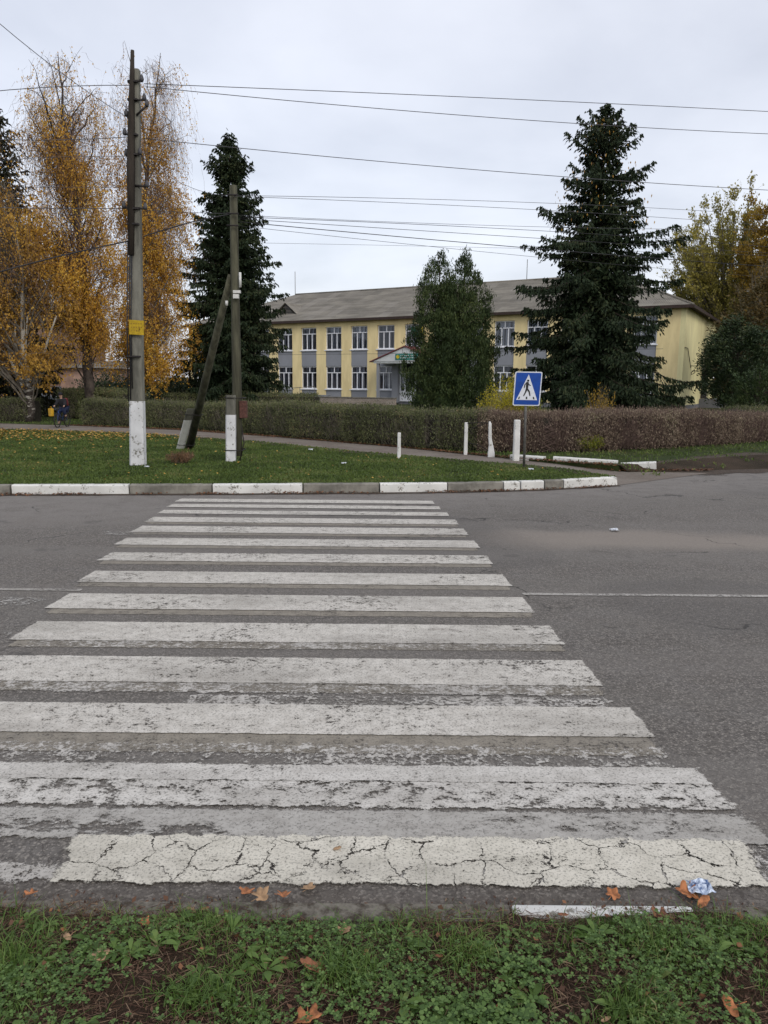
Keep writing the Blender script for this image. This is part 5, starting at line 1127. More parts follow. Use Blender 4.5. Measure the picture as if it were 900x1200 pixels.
wire([(120, 283, 44), (410, 285, 46), (560, 290, 48), (900, 300, 52)], 'faint far wire just above the school roof ridge', rad=0.012, mat='cable_grey', ext=(-30, 45))
pa = at_school(0.5, -0.4); pb_ = at_school(-37, -0.6)
wire([(240, 416, pb_.y-1), (480, 414, 70), (777, 408.7, pa.y)], 'thin dark cable slung along the school front between the floors', rad=0.022)

# ------------------------------------------------------------------ crossing sign
g = G(614, 548, VZ); sg_ = thing('crossing_sign', 'blue pedestrian crossing sign on a thin grey post at the verge', 'road sign', (g.x, g.y, VZ))
sb0 = Vector((g.x, g.y, VZ))
def ps(px, py, dy=0.0): return rel(P(px, py, g.y+dy), sb0)
tp_ = ps(617, 440); m = MB(); m.tube([(0, 0, -0.1), (tp_.x*0.6, 0, tp_.z*0.6), (tp_.x, 0, tp_.z)], 0.028, 10); m.build('post', M['steel'], sg_)
cs = ps(618.2, 455.6, -0.05); sw, sh = 0.285, 0.355
lean = math.radians(-3.0+0.5)
cl, sl_ = math.cos(0.05), math.sin(0.05)
def board(poly, y0, y1, name, mat, par):
    pp = [(cs.x+x*cl+z*sl_, cs.z-x*sl_*0.15+z*cl) for x, z in poly]; m = MB(); m.prism(pp, y0, y1); return m.build(name, mat, par, fix=True)
def rrect(w_, h_, r_, n=5):
    o = []
    for cx, cz, a0 in ((w_-r_, h_-r_, 0), (-w_+r_, h_-r_, 90), (-w_+r_, -h_+r_, 180), (w_-r_, -h_+r_, 270)):
        for i in range(n+1): a = math.radians(a0+90*i/n); o.append((cx+r_*math.cos(a), cz+r_*math.sin(a)))
    return o
pan = board(rrect(sw, sh, 0.035), -0.050, -0.034, 'panel', M['signwhite'], sg_)
board(rrect(sw-0.022, sh-0.022, 0.022), -0.054, -0.0501, 'blue_field', M['signblue'], pan)
tri = board([(-0.222, -0.235), (0.222, -0.235), (0.0, 0.30)], -0.058, -0.0541, 'white_triangle', M['signwhite'], pan)
def X_(px, py): return ((px-445)/900*50/39*2*0.285*0.91, -(py-545)/1080*60/39*0.71*0.985*1.0)
# pedestrian figure traced from the sign: head, trunk, arms, legs and three crossing blocks
K_ = 0.00106
def u_(x, y): return ((x-437)*K_, (545-y)*K_-0.0)
def limb(name, pts, w0):
    m = MB()
    L_ = []; R_ = []
    P2 = [u_(x, y) for x, y in pts]; ws = np.array(w0)*K_/2
    for i, (x, z) in enumerate(P2):
        a = P2[max(0, i-1)]; b = P2[min(len(P2)-1, i+1)]; d = np.array([b[0]-a[0], b[1]-a[1]]); d = d/np.linalg.norm(d); L_.append((x-d[1]*ws[i], z+d[0]*ws[i])); R_.append((x+d[1]*ws[i], z-d[0]*ws[i]))
    return L_+R_[::-1]
fig = MB()
def addpoly(poly, k): 
    pp = [(cs.x+x*cl+z*sl_, cs.z-x*sl_*0.15+z*cl) for x, z in poly]; fig.prism(pp, -0.0605-k*0.0003, -0.0581)
addpoly([(u_(433, 385)[0]+0.024*math.cos(a), u_(433, 385)[1]+0.024*math.sin(a)) for a in np.linspace(0, 6.283, 14)[:-1]], 0)
addpoly(limb('t', [(425, 412), (424, 470), (425, 560)], [46, 52, 40]), 1)
addpoly(limb('a', [(415, 420), (376, 465), (368, 530)], [26, 20, 16]), 2)
addpoly(limb('a', [(430, 430), (460, 466), (492, 484)], [24, 20, 16]), 3)
addpoly(limb('l', [(418, 550), (402, 610), (368, 690)], [36, 28, 20]), 4)
addpoly(limb('l', [(430, 550), (472, 600), (496, 685)], [38, 30, 20]), 5)
fig.build('pedestrian_symbol', M['ink'], tri, fix=True)
for k, q in enumerate(([(262, 735), (290, 735), (300, 688), (278, 688)], [(415, 735), (446, 735), (446, 688), (418, 688)], [(562, 735), (592, 735), (578, 688), (554, 688)])):
    fig = MB(); addpoly([u_(x, y+14) for x, y in q], 0); fig.build('crossing_mark', M['ink'], tri, fix=True)
for z in (tp_.z-0.06, tp_.z-0.5):
    m = MB(); m.bx(cs.x-0.05, cs.x+0.05, -0.034, 0.035, z-0.015, z+0.015); m.build('bracket', M['steel'], sg_, fix=True)

# ------------------------------------------------------------------ white posts
def wpost(px, py, top, hw_, label, name='post_stump', group='whitewashed posts on the verge', mat='white_post', z=VZ, lean=0.0):
    g = G(px, py, z); h = P(px, top, g.y).z-z; m = MB(); c = hw_
    boxed(m, [(0, 0, -0.1), (0, 0, 0.02), (lean*0.5, 0, h*0.5), (lean, 0, h-0.01), (lean, 0, h)], [c, c, c*0.96, c*0.93, c*0.75], [c, c, c*0.96, c*0.93, c*0.75])
    o = m.build(name, M[mat], None, fix=True); o.location = (g.x, g.y, z); tag(o, label, 'post', group); return o
wpost(467.5, 537, 507, 0.042, 'short thin whitewashed post standing alone on the verge left of the posts with a rail')
wpost(604.5, 538, 492, 0.075, 'thickest square whitewashed post right beside the crossing sign')
wpost(545.5, 532.5, 495, 0.045, 'thin whitewashed post at the left end of the wire rail', z=0.14)
# weathered concrete post with a widened foot
g = G(574, 535, 0.14); h = P(574, 494, g.y).z-0.14; m = MB(); boxed(m, [(0.03, 0, -0.1), (0.03, 0, 0.1), (0.02, 0, 0.28), (-0.01, 0, 0.45), (-0.02, 0, h-0.06), (-0.03, 0, h)], [0.085, 0.08, 0.05, 0.04, 0.035, 0.02], [0.06, 0.06, 0.045, 0.04, 0.035, 0.02])
o = m.build('post_stump', M['white_post'], None, fix=True); o.location = (g.x, g.y, 0.14); tag(o, 'eroded concrete post with thick foot at the right end of the wire rail', 'post', 'whitewashed posts on the verge')
g1 = G(545.5, 532.5, .14); tA = P(546, 496, g1.y); tB = P(573, 496, g.y); tC = P(548, 516, g1.y+0.1); tD = P(573, 505, g.y)
m = MB(); m.tube([tA-tA, (tA.lerp(tB, 0.5)-tA)+Vector((0, 0, 0.015)), tB-tA], 0.010, 5); m.tube([P(547, 508, g1.y)-tA, P(558, 500, (g1.y+g.y)/2)-tA, P(568, 497, g.y)-tA], 0.008, 5); m.tube([P(548, 519, g1.y)-tA, P(560, 521, (g1.y+g.y)/2)-tA, P(572, 528, g.y)-tA], 0.008, 5)
o = m.build('wire_rail', M['iron']); o.location = tA; tag(o, 'rusty bent wire rail strung between the two thin posts by the hedge', 'wire rail')

# ------------------------------------------------------------------ cyclist
def skin_fig(name, chains, mat, parent, sub=2):
    """chains: list of lists of (x,y,z,r); points with equal coordinates are shared"""
    me = bpy.data.meshes.new(name); vs = []; rs = []; es = []; key = {}
    for ch in chains:
        prev = None
        for (x, y, z, r_) in ch:
            k = (round(x, 3), round(y, 3), round(z, 3))
            if k not in key: key[k] = len(vs); vs.append((x, y, z)); rs.append(r_)
            i = key[k]
            if prev is not None and prev != i: es.append((prev, i))
            prev = i
    me.from_pydata(vs, es, []); o = bpy.data.objects.new(name, me); C.objects.link(o)
    md = o.modifiers.new('skin', 'SKIN'); md.use_smooth_shade = True
    for i, r_ in enumerate(rs): me.skin_vertices[0].data[i].radius = (r_, r_)
    me.skin_vertices[0].data[0].use_root = True
    sb_ = o.modifiers.new('sub', 'SUBSURF'); sb_.levels = sub; sb_.render_levels = sub
    dg = bpy.context.evaluated_depsgraph_get(); me2 = bpy.data.meshes.new_from_object(o.evaluated_get(dg)); bpy.data.objects.remove(o)
    me2.name = name; me2.materials.clear(); me2.materials.append(mat); o2 = bpy.data.objects.new(name, me2); C.objects.link(o2)
    if parent is not None: o2.parent = parent
    return o2
M['skinm'] = plain('skin', (0.42, 0.26, 0.19), 0.6, 0.1, 8, 0)
M['blackcloth'] = plain('black_cloth', (0.015, 0.015, 0.018), 0.9, 0.2, 8, 0)
M['bluecloth'] = plain('navy_cloth', (0.014, 0.02, 0.05), 0.9, 0.2, 8, 0)
M['greycloth'] = plain('grey_cloth', (0.16, 0.165, 0.18), 0.9, 0.2, 8, 0)
M['redcloth'] = plain('dark_red_cloth', (0.12, 0.02, 0.025), 0.9, 0.2, 8, 0)
M['bagyellow'] = plain('yellow_bag', (0.50, 0.29, 0.02), 0.6, 0.15, 6, 0)
M['tyre'] = plain('tyre_rubber', (0.02, 0.02, 0.02), 0.8, 0.1, 9, 0)
M['bikeframe'] = plain('blue_frame', (0.02, 0.05, 0.16), 0.4, 0.1, 9, 0)
g = G(73.5, 501, 0.14); az = math.radians(268); sc_ = 0.80      # rides towards the camera and to the left
bike = thing('bicycle', 'small dark bicycle with blue frame on the footpath at left', 'bicycle', (g.x, g.y, 0.145), az)
def wheel(x):
    m = MB(); a = np.linspace(0, 2*np.pi, 25); R = 0.27
    m.tube([(x+R*math.cos(t_), 0, R+0.015+R*math.sin(t_)) for t_ in a], 0.02, 6, cap=False); w_ = m.build('wheel', M['tyre'], bike)
    m = MB()
    for t_ in np.linspace(0, np.pi*2, 15)[:-1]: m.tube([(x, 0, R+0.015), (x+R*math.cos(t_), 0, R+0.015+R*math.sin(t_))], 0.003, 3)
    m.build('spokes', M['steel'], w_)
wheel(0.42); wheel(-0.42)
m = MB(); bb_ = (-0.03, 0, 0.27); se = (-0.16, 0, 0.62); hd = (0.27, 0, 0.66); hb_ = (0.29, 0, 0.58); fa = (0.42, 0, 0.285); ra = (-0.42, 0, 0.285)
for a, b in ((bb_, se), (se, hd), (bb_, hb_), (hd, fa), (se, ra), (bb_, ra)): m.tube([a, b], 0.014, 6)
m.build('frame', M['bikeframe'], bike)
m = MB(); m.tube([(0.25, -0.24, 0.80), (0.29, -0.1, 0.79), (0.27, 0, 0.76), (0.29, 0.1, 0.79), (0.25, 0.24, 0.80)], 0.012, 6); m.tube([(0.27, 0, 0.76), hd], 0.013, 6); m.build('handlebar', M['iron'], bike)
m = MB(); m.tube([(-0.30, 0, 0.675), (-0.2, 0, 0.69), (-0.06, 0, 0.68)], [0.06, 0.05, 0.02], 8); m.build('saddle', M['blackcloth'], bike)
m = MB(); m.tube([(-0.03, -0.09, 0.27), (-0.03, 0.09, 0.27)], 0.03, 8); m.tube([(-0.03, -0.1, 0.27), (0.02, -0.1, 0.13)], 0.01, 5); m.tube([(-0.03, 0.1, 0.27), (-0.08, 0.1, 0.41)], 0.01, 5); m.bx(-0.03, 0.07, -0.17, -0.09, 0.115, 0.135); m.bx(-0.13, -0.03, 0.09, 0.17, 0.405, 0.425); m.build('pedals', M['iron'], bike, fix=True)
pr = thing('person', 'child in dark clothes and cap riding a bicycle along the footpath', 'person', (g.x, g.y, 0.145), az)
skin_fig('body', [[(-0.2, 0, 0.75, .09), (-0.14, 0, 0.88, .085), (-0.06, 0, 1.02, .10), (-0.02, 0, 1.10, .055), (0.0, 0, 1.15, .042), (0.02, 0, 1.21, .062), (0.03, 0, 1.27, .072), (0.025, 0, 1.32, .05)],
   [(-0.06, 0, 1.02, .10), (-0.04, 0.12, 1.04, .045), (0.06, 0.17, 0.92, .034), (0.20, 0.19, 0.83, .026), (0.25, 0.19, 0.81, .026)], [(-0.06, 0, 1.02, .10), (-0.04, -0.12, 1.04, .045), (0.06, -0.17, 0.92, .034), (0.20, -0.19, 0.83, .026), (0.25, -0.19, 0.81, .026)],
   [(-0.2, 0, 0.75, .09), (-0.17, 0.08, 0.72, .075), (0.06, 0.10, 0.66, .058), (-0.03, 0.12, 0.50, .04), (-0.08, 0.12, 0.46, .035), (-0.01, 0.13, 0.44, .03)],
   [(-0.2, 0, 0.75, .09), (-0.17, -0.08, 0.72, .075), (0.10, -0.10, 0.54, .058), (0.02, -0.12, 0.30, .04), (0.0, -0.12, 0.19, .035), (0.09, -0.13, 0.155, .03)]], M['skinm'], pr)
skin_fig('jacket', [[(-0.2, 0, 0.74, .15), (-0.16, 0, 0.84, .15), (-0.10, 0, 0.94, .155), (-0.06, 0, 1.02, .15), (-0.025, 0, 1.10, .10), (-0.01, 0, 1.13, .075)], [(-0.06, 0, 1.02, .15), (-0.04, 0.12, 1.04, .075), (0.06, 0.17, 0.92, .058), (0.19, 0.19, 0.84, .046)], [(-0.06, 0, 1.02, .15), (-0.04, -0.12, 1.04, .075), (0.06, -0.17, 0.92, .058), (0.19, -0.19, 0.84, .046)]], M['blackcloth'], pr)
skin_fig('trousers', [[(-0.2, 0, 0.75, .14), (-0.17, 0.08, 0.72, .11), (0.06, 0.10, 0.66, .085), (-0.04, 0.12, 0.49, .065)], [(-0.2, 0, 0.75, .14), (-0.17, -0.08, 0.72, .11), (0.10, -0.10, 0.54, .085), (0.02, -0.12, 0.24, .06)]], M['bluecloth'], pr)
m = MB(); m.tube([(0.02, 0, 1.255), (0.02, 0, 1.30), (0.015, 0, 1.345), (0.01, 0, 1.365)], [0.088, 0.085, 0.06, 0.02], 12); m.bx(0.06, 0.16, -0.05, 0.05, 1.262, 1.275); m.build('cap', M['blackcloth'], pr, fix=True)
m = MB()
for s in (-1, 1): m.tube([(0.095, s*0.028, 1.225), (0.103, s*0.028, 1.225)], 0.009, 6)
m.build('eyes', M['ink'], pr)
bp_ = thing('backpack', 'dark red backpack worn by the child on the bicycle', 'backpack', (g.x, g.y, 0.145), az)
m = MB(); m.box((-0.31, 0.0, 0.98), (0.13, 0.24, 0.30), ax=[(0.94, 0, -0.34), (0, 1, 0), (0.34, 0, 0.94)]); o = m.build('pack', M['redcloth'], bp_, fix=True); bevel(o, 0.035, 3)
m = MB(); m.box((-0.38, 0.0, 0.90), (0.05, 0.18, 0.14), ax=[(0.94, 0, -0.34), (0, 1, 0), (0.34, 0, 0.94)]); o = m.build('pocket', M['blackcloth'], bp_, fix=True); bevel(o, 0.02, 2)
yb = thing('shopping_bag', 'bright yellow bag hanging from the bicycle handlebar', 'bag', (g.x, g.y, 0.145), az)
m = MB(); m.prism([(-0.11, 0.0), (0.11, 0.0), (0.13, 0.30), (-0.13, 0.30)], -0.06, 0.06, 'y'); o = m.build('bag', M['bagyellow'], yb, fix=True); bevel(o, 0.025, 3)
yb_ang = Matrix.Rotation(az, 4, 'Z'); off = yb_ang @ Vector((0.31, -0.28, 0.44)); yb.location = (g.x+off.x, g.y+off.y, 0.145+0.44); yb.rotation_euler = (0, 0, az+0.9)
m = MB(); m.tube([(-0.08, 0, 0.29), (-0.03, 0, 0.37), (0.03, 0, 0.37), (0.08, 0, 0.29)], 0.008, 5); m.build('handles', M['bagyellow'], yb)

# ------------------------------------------------------------------ grass and litter (uncountable)
def blades(m, x, y, z, h, wd, lean=0.45, r=rng, seg=2):
    n = len(x); a = r.uniform(0, 6.283, n); d = np.stack([np.cos(a), np.sin(a), np.zeros(n)], 1); b = r.uniform(0, 6.283, n); s = np.stack([np.cos(b), np.sin(b), np.zeros(n)], 1)
    le_ = (np.abs(r.normal(size=n))*lean)[:, None]; h = h[:, None]; wd = (wd*np.ones(n))[:, None]; p0 = np.stack([x, y, z], 1)
    p1 = p0+d*h*le_*0.35+np.array([0, 0, 1])*h*0.6; p2 = p0+d*h*le_*1.1+np.array([0, 0, 1])*h*(1-0.35*np.minimum(le_, 1.5))
    v = np.stack([p0-s*wd*0.5, p0+s*wd*0.5, p1+s*wd*0.42, p1-s*wd*0.42, p2, p2+s*wd*0.03], 1).reshape(-1, 3); i = np.arange(n)[:, None]*6
    m.add(v, np.concatenate([i+np.array([[0, 1, 2, 3]]), i+np.array([[3, 2, 5, 4]])]))
def fbm(x, y, s, seed=0): return (np.sin(x*s+seed)*np.cos(y*s*1.3+seed*2)+0.6*np.sin(x*s*2.3+y*s*1.1+seed*3)+0.4*np.sin(y*s*4.1-x*s*3.2+seed))/2
r = np.random.default_rng(101)
n = 150000; y = 12.4+(r.random(n)**1.5)*17.5; x = -y*0.54+r.random(n)*(y*0.54+5.2); k = inpoly(x, y, verge_poly) & (fbm(x, y, 0.9, 4)+r.normal(size=n)*0.35 > -0.75); x = x[k]; y = y[k]
m = MB(); hh_ = r.uniform(0.022, 0.06, len(x))*(1+0.3*fbm(x, y, 0.7, 2)); blades(m, x, y, np.full(len(x), VZ-0.003), hh_, 0.013+0.0006*y, 0.9, r)
tag(m.build('verge_grass', M['g_far']), 'short green grass on the verge between kerb and footpath', 'grass', kind='stuff')
n = 90000; y = 16.5+(r.random(n)**1.3)*24; x = r.uniform(-24, 25, n); k = inpoly(x, y, lawn_poly) & ((y < 27) | (x < -9)) & (fbm(x, y, 1.1, 5)+r.normal(size=n)*0.4 > -0.5); x = x[k]; y = y[k]
de = np.min(np.stack([np.hypot(x-a, y-b) for a, b in zip(np.interp(np.linspace(0, 5, 60), range(6), [p_[0] for p_ in le[1:]]), np.interp(np.linspace(0, 5, 60), range(6), [p_[1] for p_ in le[1:]]))]), 0); k = (r.random(len(x)) < np.clip((de-0.15+0.5*fbm(x, y, 1.5))/0.9, 0.10, 1)); x = x[k]; y = y[k]
m = MB(); blades(m, x, y, np.full(len(x), VZ-0.003), r.uniform(0.03, 0.085, len(x)), 0.03, 0.8, r)
tag(m.build('lawn_grass', M['g_far']), 'green grass strip between the hedges and the asphalt', 'grass', kind='stuff')
n = 5000; xq = r.uniform(5.3, 24, n); lx = [q[0] for q in le[::-1]]; ly = [q[1] for q in le[::-1]]; off = r.random(n)*1.1-0.95; yq = np.interp(xq, lx, ly)+off*1.3
kq = fbm(xq, yq, 1.7, 6)+r.normal(size=n)*0.3 > 0.35; xq = xq[kq]; yq = yq[kq]; off = off[kq]
m = MB(); blades(m, xq, yq, np.clip(VZ+off*0.13, 0.0, VZ), r.uniform(0.03, 0.08, len(xq)), 0.03, 0.9, r)
tag(m.build('edge_grass', M['g_far']), 'sparse grass tufts growing on the brown dirt edge at right', 'grass', kind='stuff')
# yellow leaves under the birches
def litter(name, n, fx, fy, mat, label, L, z, seed, poly=None, keep=None):
    r = np.random.default_rng(seed); x = fx(r, n); y = fy(r, n, x)
    if poly is not None: k = inpoly(x, y, poly); x = x[k]; y = y[k]
    if keep is not None: k = keep(x, y, r); x = x[k]; y = y[k]
    m = MB(); c = np.stack([x, y, np.full(len(x), z)+r.uniform(0, 0.03, len(x))], 1); a = r.uniform(0, 6.283, len(x)); leaves(m, c, L, L*0.75, np.stack([np.cos(a), np.sin(a), r.normal(size=len(x))*0.25], 1), 0.2, r, flat=0.35)
    return tag(m.build(name, M[mat]), label, 'leaf litter', kind='stuff')
litter('fallen_leaves', 9000, lambda r, n: r.uniform(-17, -3, n), lambda r, n, x: r.uniform(18, 30, n), 'l_litter', 'yellow birch leaves scattered over the far edge of the verge at left', 0.085, VZ+0.035, 111, verge_poly,
       lambda x, y, r: r.random(len(x)) < np.clip((y-(22.6+0.15*(x+8)))/2.5, 0.03, 1)*np.clip((-x-3)/4, 0.05, 1))
litter('fallen_leaves', 1500, lambda r, n: r.uniform(-11, 4.4, n), lambda r, n, x: r.uniform(13, 26, n), 'l_litter', 'thin scatter of pale leaves over the open verge', 0.05, VZ+0.03, 112, verge_poly, lambda x, y, r: r.random(len(x)) < 0.45)
kxs = [p_[0] for p_ in kerbline]; kys = [p_[1] for p_ in kerbline]
litter('leaf_litter', 2600, lambda r, n: r.uniform(-9, 4.7, n), lambda r, n, x: np.interp(x, kxs, kys)-np.abs(r.normal(size=n))*0.07-0.01, 'l_litterbrown', 'brown leaf crumbs gathered in the gutter below the kerb stones', 0.045, 0.008, 113, None, lambda x, y, r: fbm(x, y, 2.2, 1)+r.normal(size=len(x))*0.2+0.25*(x > 1.5) > 0.1)
pbx = [p_[0] for p_ in pb[::-1]]; pby = [p_[1] for p_ in pb[::-1]]
litter('leaf_litter', 5000, lambda r, n: r.uniform(-13, 5.2, n), lambda r, n, x: np.interp(x, pbx, pby)+np.abs(r.normal(size=n))*0.25-0.2, 'l_litterbrown', 'rust brown fallen leaves along the foot of the hedges', 0.06, VZ+0.004, 114)
litter('leaf_litter', 700, lambda r, n: r.uniform(3.5, 7.5, n), lambda r, n, x: np.interp(x, [3.5, 5.3, 7.5], [18.1, 17.25, 17.5])-np.abs(r.normal(size=n))*0.1, 'l_litterbrown', 'brown leaf crumbs beside the broken kerb pieces', 0.06, 0.03, 115)

# foreground grass, clover, broad leaves, dead stems
r = np.random.default_rng(201)
def near_xy(n, y0=1.45, y1=2.43): y = r.uniform(y0, y1, n); x = r.uniform(-1, 1, n)*(0.62*np.hypot(y, 1.8)*1.0+0.1); return x, y
def dens(x, y): return fbm(x, y, 4.2, 3)*0.8+fbm(x, y, 9.5, 7)*0.5-0.65*np.exp(-((x+0.75)**2/0.05+(y-1.82)**2/0.05))-0.9*np.exp(-((x+0.12)**2/0.04+(y-1.80)**2/0.02))-0.7*np.exp(-((x-0.55)**2/0.10+(y-1.72)**2/0.012))-0.6*np.exp(-((x+.30)**2/0.03+(y-2.25)**2/0.008))
m = MB(); x, y = near_xy(62000); k = (dens(x, y)+r.normal(size=len(x))*0.35 > 0.30) & (y < 2.40+0.035*fbm(x, y, 9, 2)); x = x[k]; y = y[k]
blades(m, x, y, nearz(x, y)-0.003, r.uniform(0.015, 0.055, len(x)), 0.0032, 1.0, r)
for (cx, cy, n_, h_) in ((-0.88, 1.72, 260, .13), (-0.10, 2.12, 380, .11), (0.02, 1.66, 420, .13), (0.50, 1.78, 180, .10), (0.72, 1.98, 220, .10), (-1.15, 2.15, 220, .12), (0.28, 2.2, 260, .10), (0.9, 2.22, 240, .09), (-0.55, 2.02, 240, .10), (1.0, 1.7, 260, .13), (0.35, 1.63, 200, .12), (-0.38, 1.95, 150, .08), (-1.2, 1.8, 200, .12), (1.25, 2.05, 200, .1), (-.45, 1.66, 160, .1)):
    a = cx+r.normal(size=n_)*0.05; b = cy+r.normal(size=n_)*0.04; blades(m, a, b, nearz(a, b)-0.003, r.uniform(0.35, 0.85, n_)*h_, 0.0036, 0.95, r)
x, y = near_xy(2600, 2.2, 2.5); k = y < 2.43+0.05*fbm(x, y, 7, 5); x = x[k]; y = y[k]; blades(m, x, y, nearz(x, y), r.uniform(0.02, 0.07, len(x)), 0.003, 1.3, r)
x, y = near_xy(3000, 0.2, 1.5); blades(m, x, y, nearz(x, y), r.uniform(0.02, 0.07, len(x)), 0.004, 1.0, r)
tag(m.build('near_grass', M['g_near']), 'tufty green grass on the near verge at the photo bottom', 'grass', kind='stuff')
def clover_patch(name, cs_, label):
    m = MB(); X_a = []; 
    for (cx, cy, sx, sy, n_, s_) in cs_:
        X_a.append(np.stack([cx+r.normal(size=n_)*sx, cy+r.normal(size=n_)*sy, np.full(n_, s_)], 1))
    A_ = np.concatenate(X_a); A_ = A_[(A_[:, 1] < 2.40) & (A_[:, 1] > 1.3)]; n_ = len(A_); zt = nearz(A_[:, 0], A_[:, 1])+r.uniform(0.015, 0.05, n_); base = r.uniform(0, 6.283, n_)
    tl_ = r.normal(size=(n_, 2))*0.22
    for q in range(3):
        a = base+q*2.094; R = A_[:, 2]*r.uniform(0.75, 1.2, n_); pts = []
        for (u, v_) in ((0, 0), (0.45, 0.42), (0.85, 0.44), (1.0, 0.0), (0.85, -0.44), (0.45, -0.42)):
            dx_ = np.cos(a)*u*R-np.sin(a)*v_*R; dy_ = np.sin(a)*u*R+np.cos(a)*v_*R; pts.append(np.stack([A_[:, 0]+dx_, A_[:, 1]+dy_, zt+dx_*tl_[:, 0]+dy_*tl_[:, 1]+0.12*R*u], 1))
        v = np.stack(pts, 1).reshape(-1, 3); m.add(v, np.arange(6*n_).reshape(n_, 6))
    return tag(m.build(name, M['clover']), label, 'clover', kind='stuff')
rows = [(r.uniform(-1.35, 1.35), r.uniform(1.5, 2.34), r.uniform(0.04, 0.11), r.uniform(0.03, 0.08), int(r.uniform(35, 110)), r.uniform(0.007, 0.011)) for _ in range(75)]
rows = [q for q in rows if dens(np.array([q[0]]), np.array([q[1]]))[0] > -0.35]
rows += [(0.27, 1.93, 0.10, 0.06, 330, 0.014), (-0.05, 1.98, 0.12, 0.07, 200, 0.010), (-0.6, 1.75, 0.12, 0.08, 220, 0.010), (-0.3, 1.7, 0.1, 0.08, 180, 0.010)]
clover_patch('clover', rows, 'small clover leaves carpeting the near verge')
m = MB()
for i in range(330):
    cx, cy = r.uniform(-1.4, 1.4), r.uniform(1.45, 2.38)
    if dens(np.array([cx]), np.array([cy]))[0] < -0.15 and r.random() < 0.8: continue
    nlv = r.integers(6, 13); Lf = r.uniform(0.03, 0.075)
    for q in range(nlv):
        a = r.uniform(0, 6.283); L_ = Lf*r.uniform(0.6, 1.1); wv_ = L_*r.uniform(0.22, 0.38); s = np.linspace(0, 1, 6); w_ = wv_*np.array([0.15, 0.3, 0.75, 1.0, 0.7, 0.05])/2; zz_ = nearz(cx, cy)+0.008+L_*(0.75*s-0.55*s*s)*r.uniform(0.4, 1.3)
        ca, sa = math.cos(a), math.sin(a); l_ = np.stack([cx+ca*s*L_-sa*w_, cy+sa*s*L_+ca*w_, zz_+w_*0.3], 1); rr2 = np.stack([cx+ca*s*L_+sa*w_, cy+sa*s*L_-ca*w_, zz_+w_*0.3], 1); mid = np.stack([cx+ca*s*L_, cy+sa*s*L_, zz_], 1)
        v = np.concatenate([l_, mid, rr2]); j = np.arange(5)[:, None]; m.add(v, np.concatenate([np.concatenate([j, j+1, j+7, j+6], 1), np.concatenate([j+6, j+7, j+13, j+12], 1)]))
tag(m.build('broad_leaf_weeds', M['g_near'], smooth=True), 'low broad leaved weed rosettes among the near grass', 'weeds', kind='stuff')
m = MB(); x, y = near_xy(34000, 1.45, 2.47); k = (dens(x, y)+r.normal(size=len(x))*0.4 < 0.42); x = x[k]; y = y[k]; n_ = len(x); a = r.uniform(0, 6.283, n_); L_ = r.uniform(0.01, 0.055, n_); z = nearz(x, y)+r.uniform(0.002, 0.02, n_)
A_ = np.stack([x, y, z], 1); B_ = A_+np.stack([np.cos(a)*L_, np.sin(a)*L_, r.normal(size=n_)*0.008], 1); ribbons(m, A_, B_, np.full(n_, 0.0022), r)
n_ = 7000; x, y = near_xy(n_, 1.5, 2.54); k = (y > 2.28) | (dens(x, y) < -0.1); x = x[k]; y = y[k]; leaves(m, np.stack([x, y, nearz(x, y)+0.006], 1), 0.016, 0.009, None, 1, r, flat=0.5)
tag(m.build('dead_stems', M['dead']), 'brown dead stems and crumbs on the bare soil and road edge', 'dead stems', kind='stuff')

# ------------------------------------------------------------------ single fallen leaves in the foreground
M['leaf_orange'] = plain('orange_leaf', (0.38, 0.15, 0.06), 0.6, 0.55, 30, 0.0015)
M['leaf_tan'] = plain('tan_leaf', (0.36, 0.23, 0.13), 0.65, 0.35, 30, 0.0015)
M['leaf_brown'] = plain('brown_leaf', (0.24, 0.10, 0.05), 0.65, 0.4, 30, 0.0015)
def fleaf(px, py, wpx, mat, label, maple=False, curl=0.3, z=None, seed=0, ang=None, elong=1.0):
    g = G(px, py, 0.05); zz0 = 0.014 if g.y > 2.5 else (0.035+nearz(g.x, g.y)-0.01 if g.y < 2.38 else 0.03)
    g = G(px, py, zz0); rr_ = random.Random(seed+int(px*7+py)); S_ = wpx/900*math.hypot(g.y, EYE)/2*0.95
    n = 28; prof = []
    for i in range(n):
        a = 2*math.pi*i/n
        rad = (0.62+0.38*abs(math.cos(2.5*(a-math.pi/2)))**1.2 if maple else 0.8+0.12*math.cos(2*a))*(1+rr_.uniform(-0.09, 0.09))
        if maple and abs(a-1.5*math.pi) < 0.25: rad *= 0.5
        prof.append((math.cos(a)*rad, math.sin(a)*rad*(1 if maple else 0.55)*elong))
    m = MB(); v = [(0, 0, 0)]; 
    for k in (0.5, 1.0):
        for (a, b) in prof:
            x, y = a*k*S_, b*k*S_; v.append((x, y, S_*curl*(abs(b*k)**1.5*1.1+0.25*(a*k)**2+0.12*math.sin(a*k*7+rr_.random()*0.3)*math.cos(b*k*6))))
    f = [[0, 1+i, 1+(i+1) % n] for i in range(n)]+[[1+i, 1+n+i, 1+n+(i+1) % n, 1+(i+1) % n] for i in range(n)]
    m.add(v, f); m.tube([(0, -S_*0.35, S_*0.03), (0.02*S_, -S_*1.25, S_*0.15)], S_*0.035, 4)
    o = m.build('fallen_leaf', M[mat], smooth=True); o.location = (g.x, g.y, zz0); o.rotation_euler = (rr_.uniform(-0.25, 0.25), rr_.uniform(-0.25, 0.25), rr_.uniform(0, 6.28) if ang is None else ang)
    sdm = o.modifiers.new('solid', 'SOLIDIFY'); sdm.thickness = 0.0008
    tag(o, label, 'fallen leaf', 'fallen leaves in the foreground')
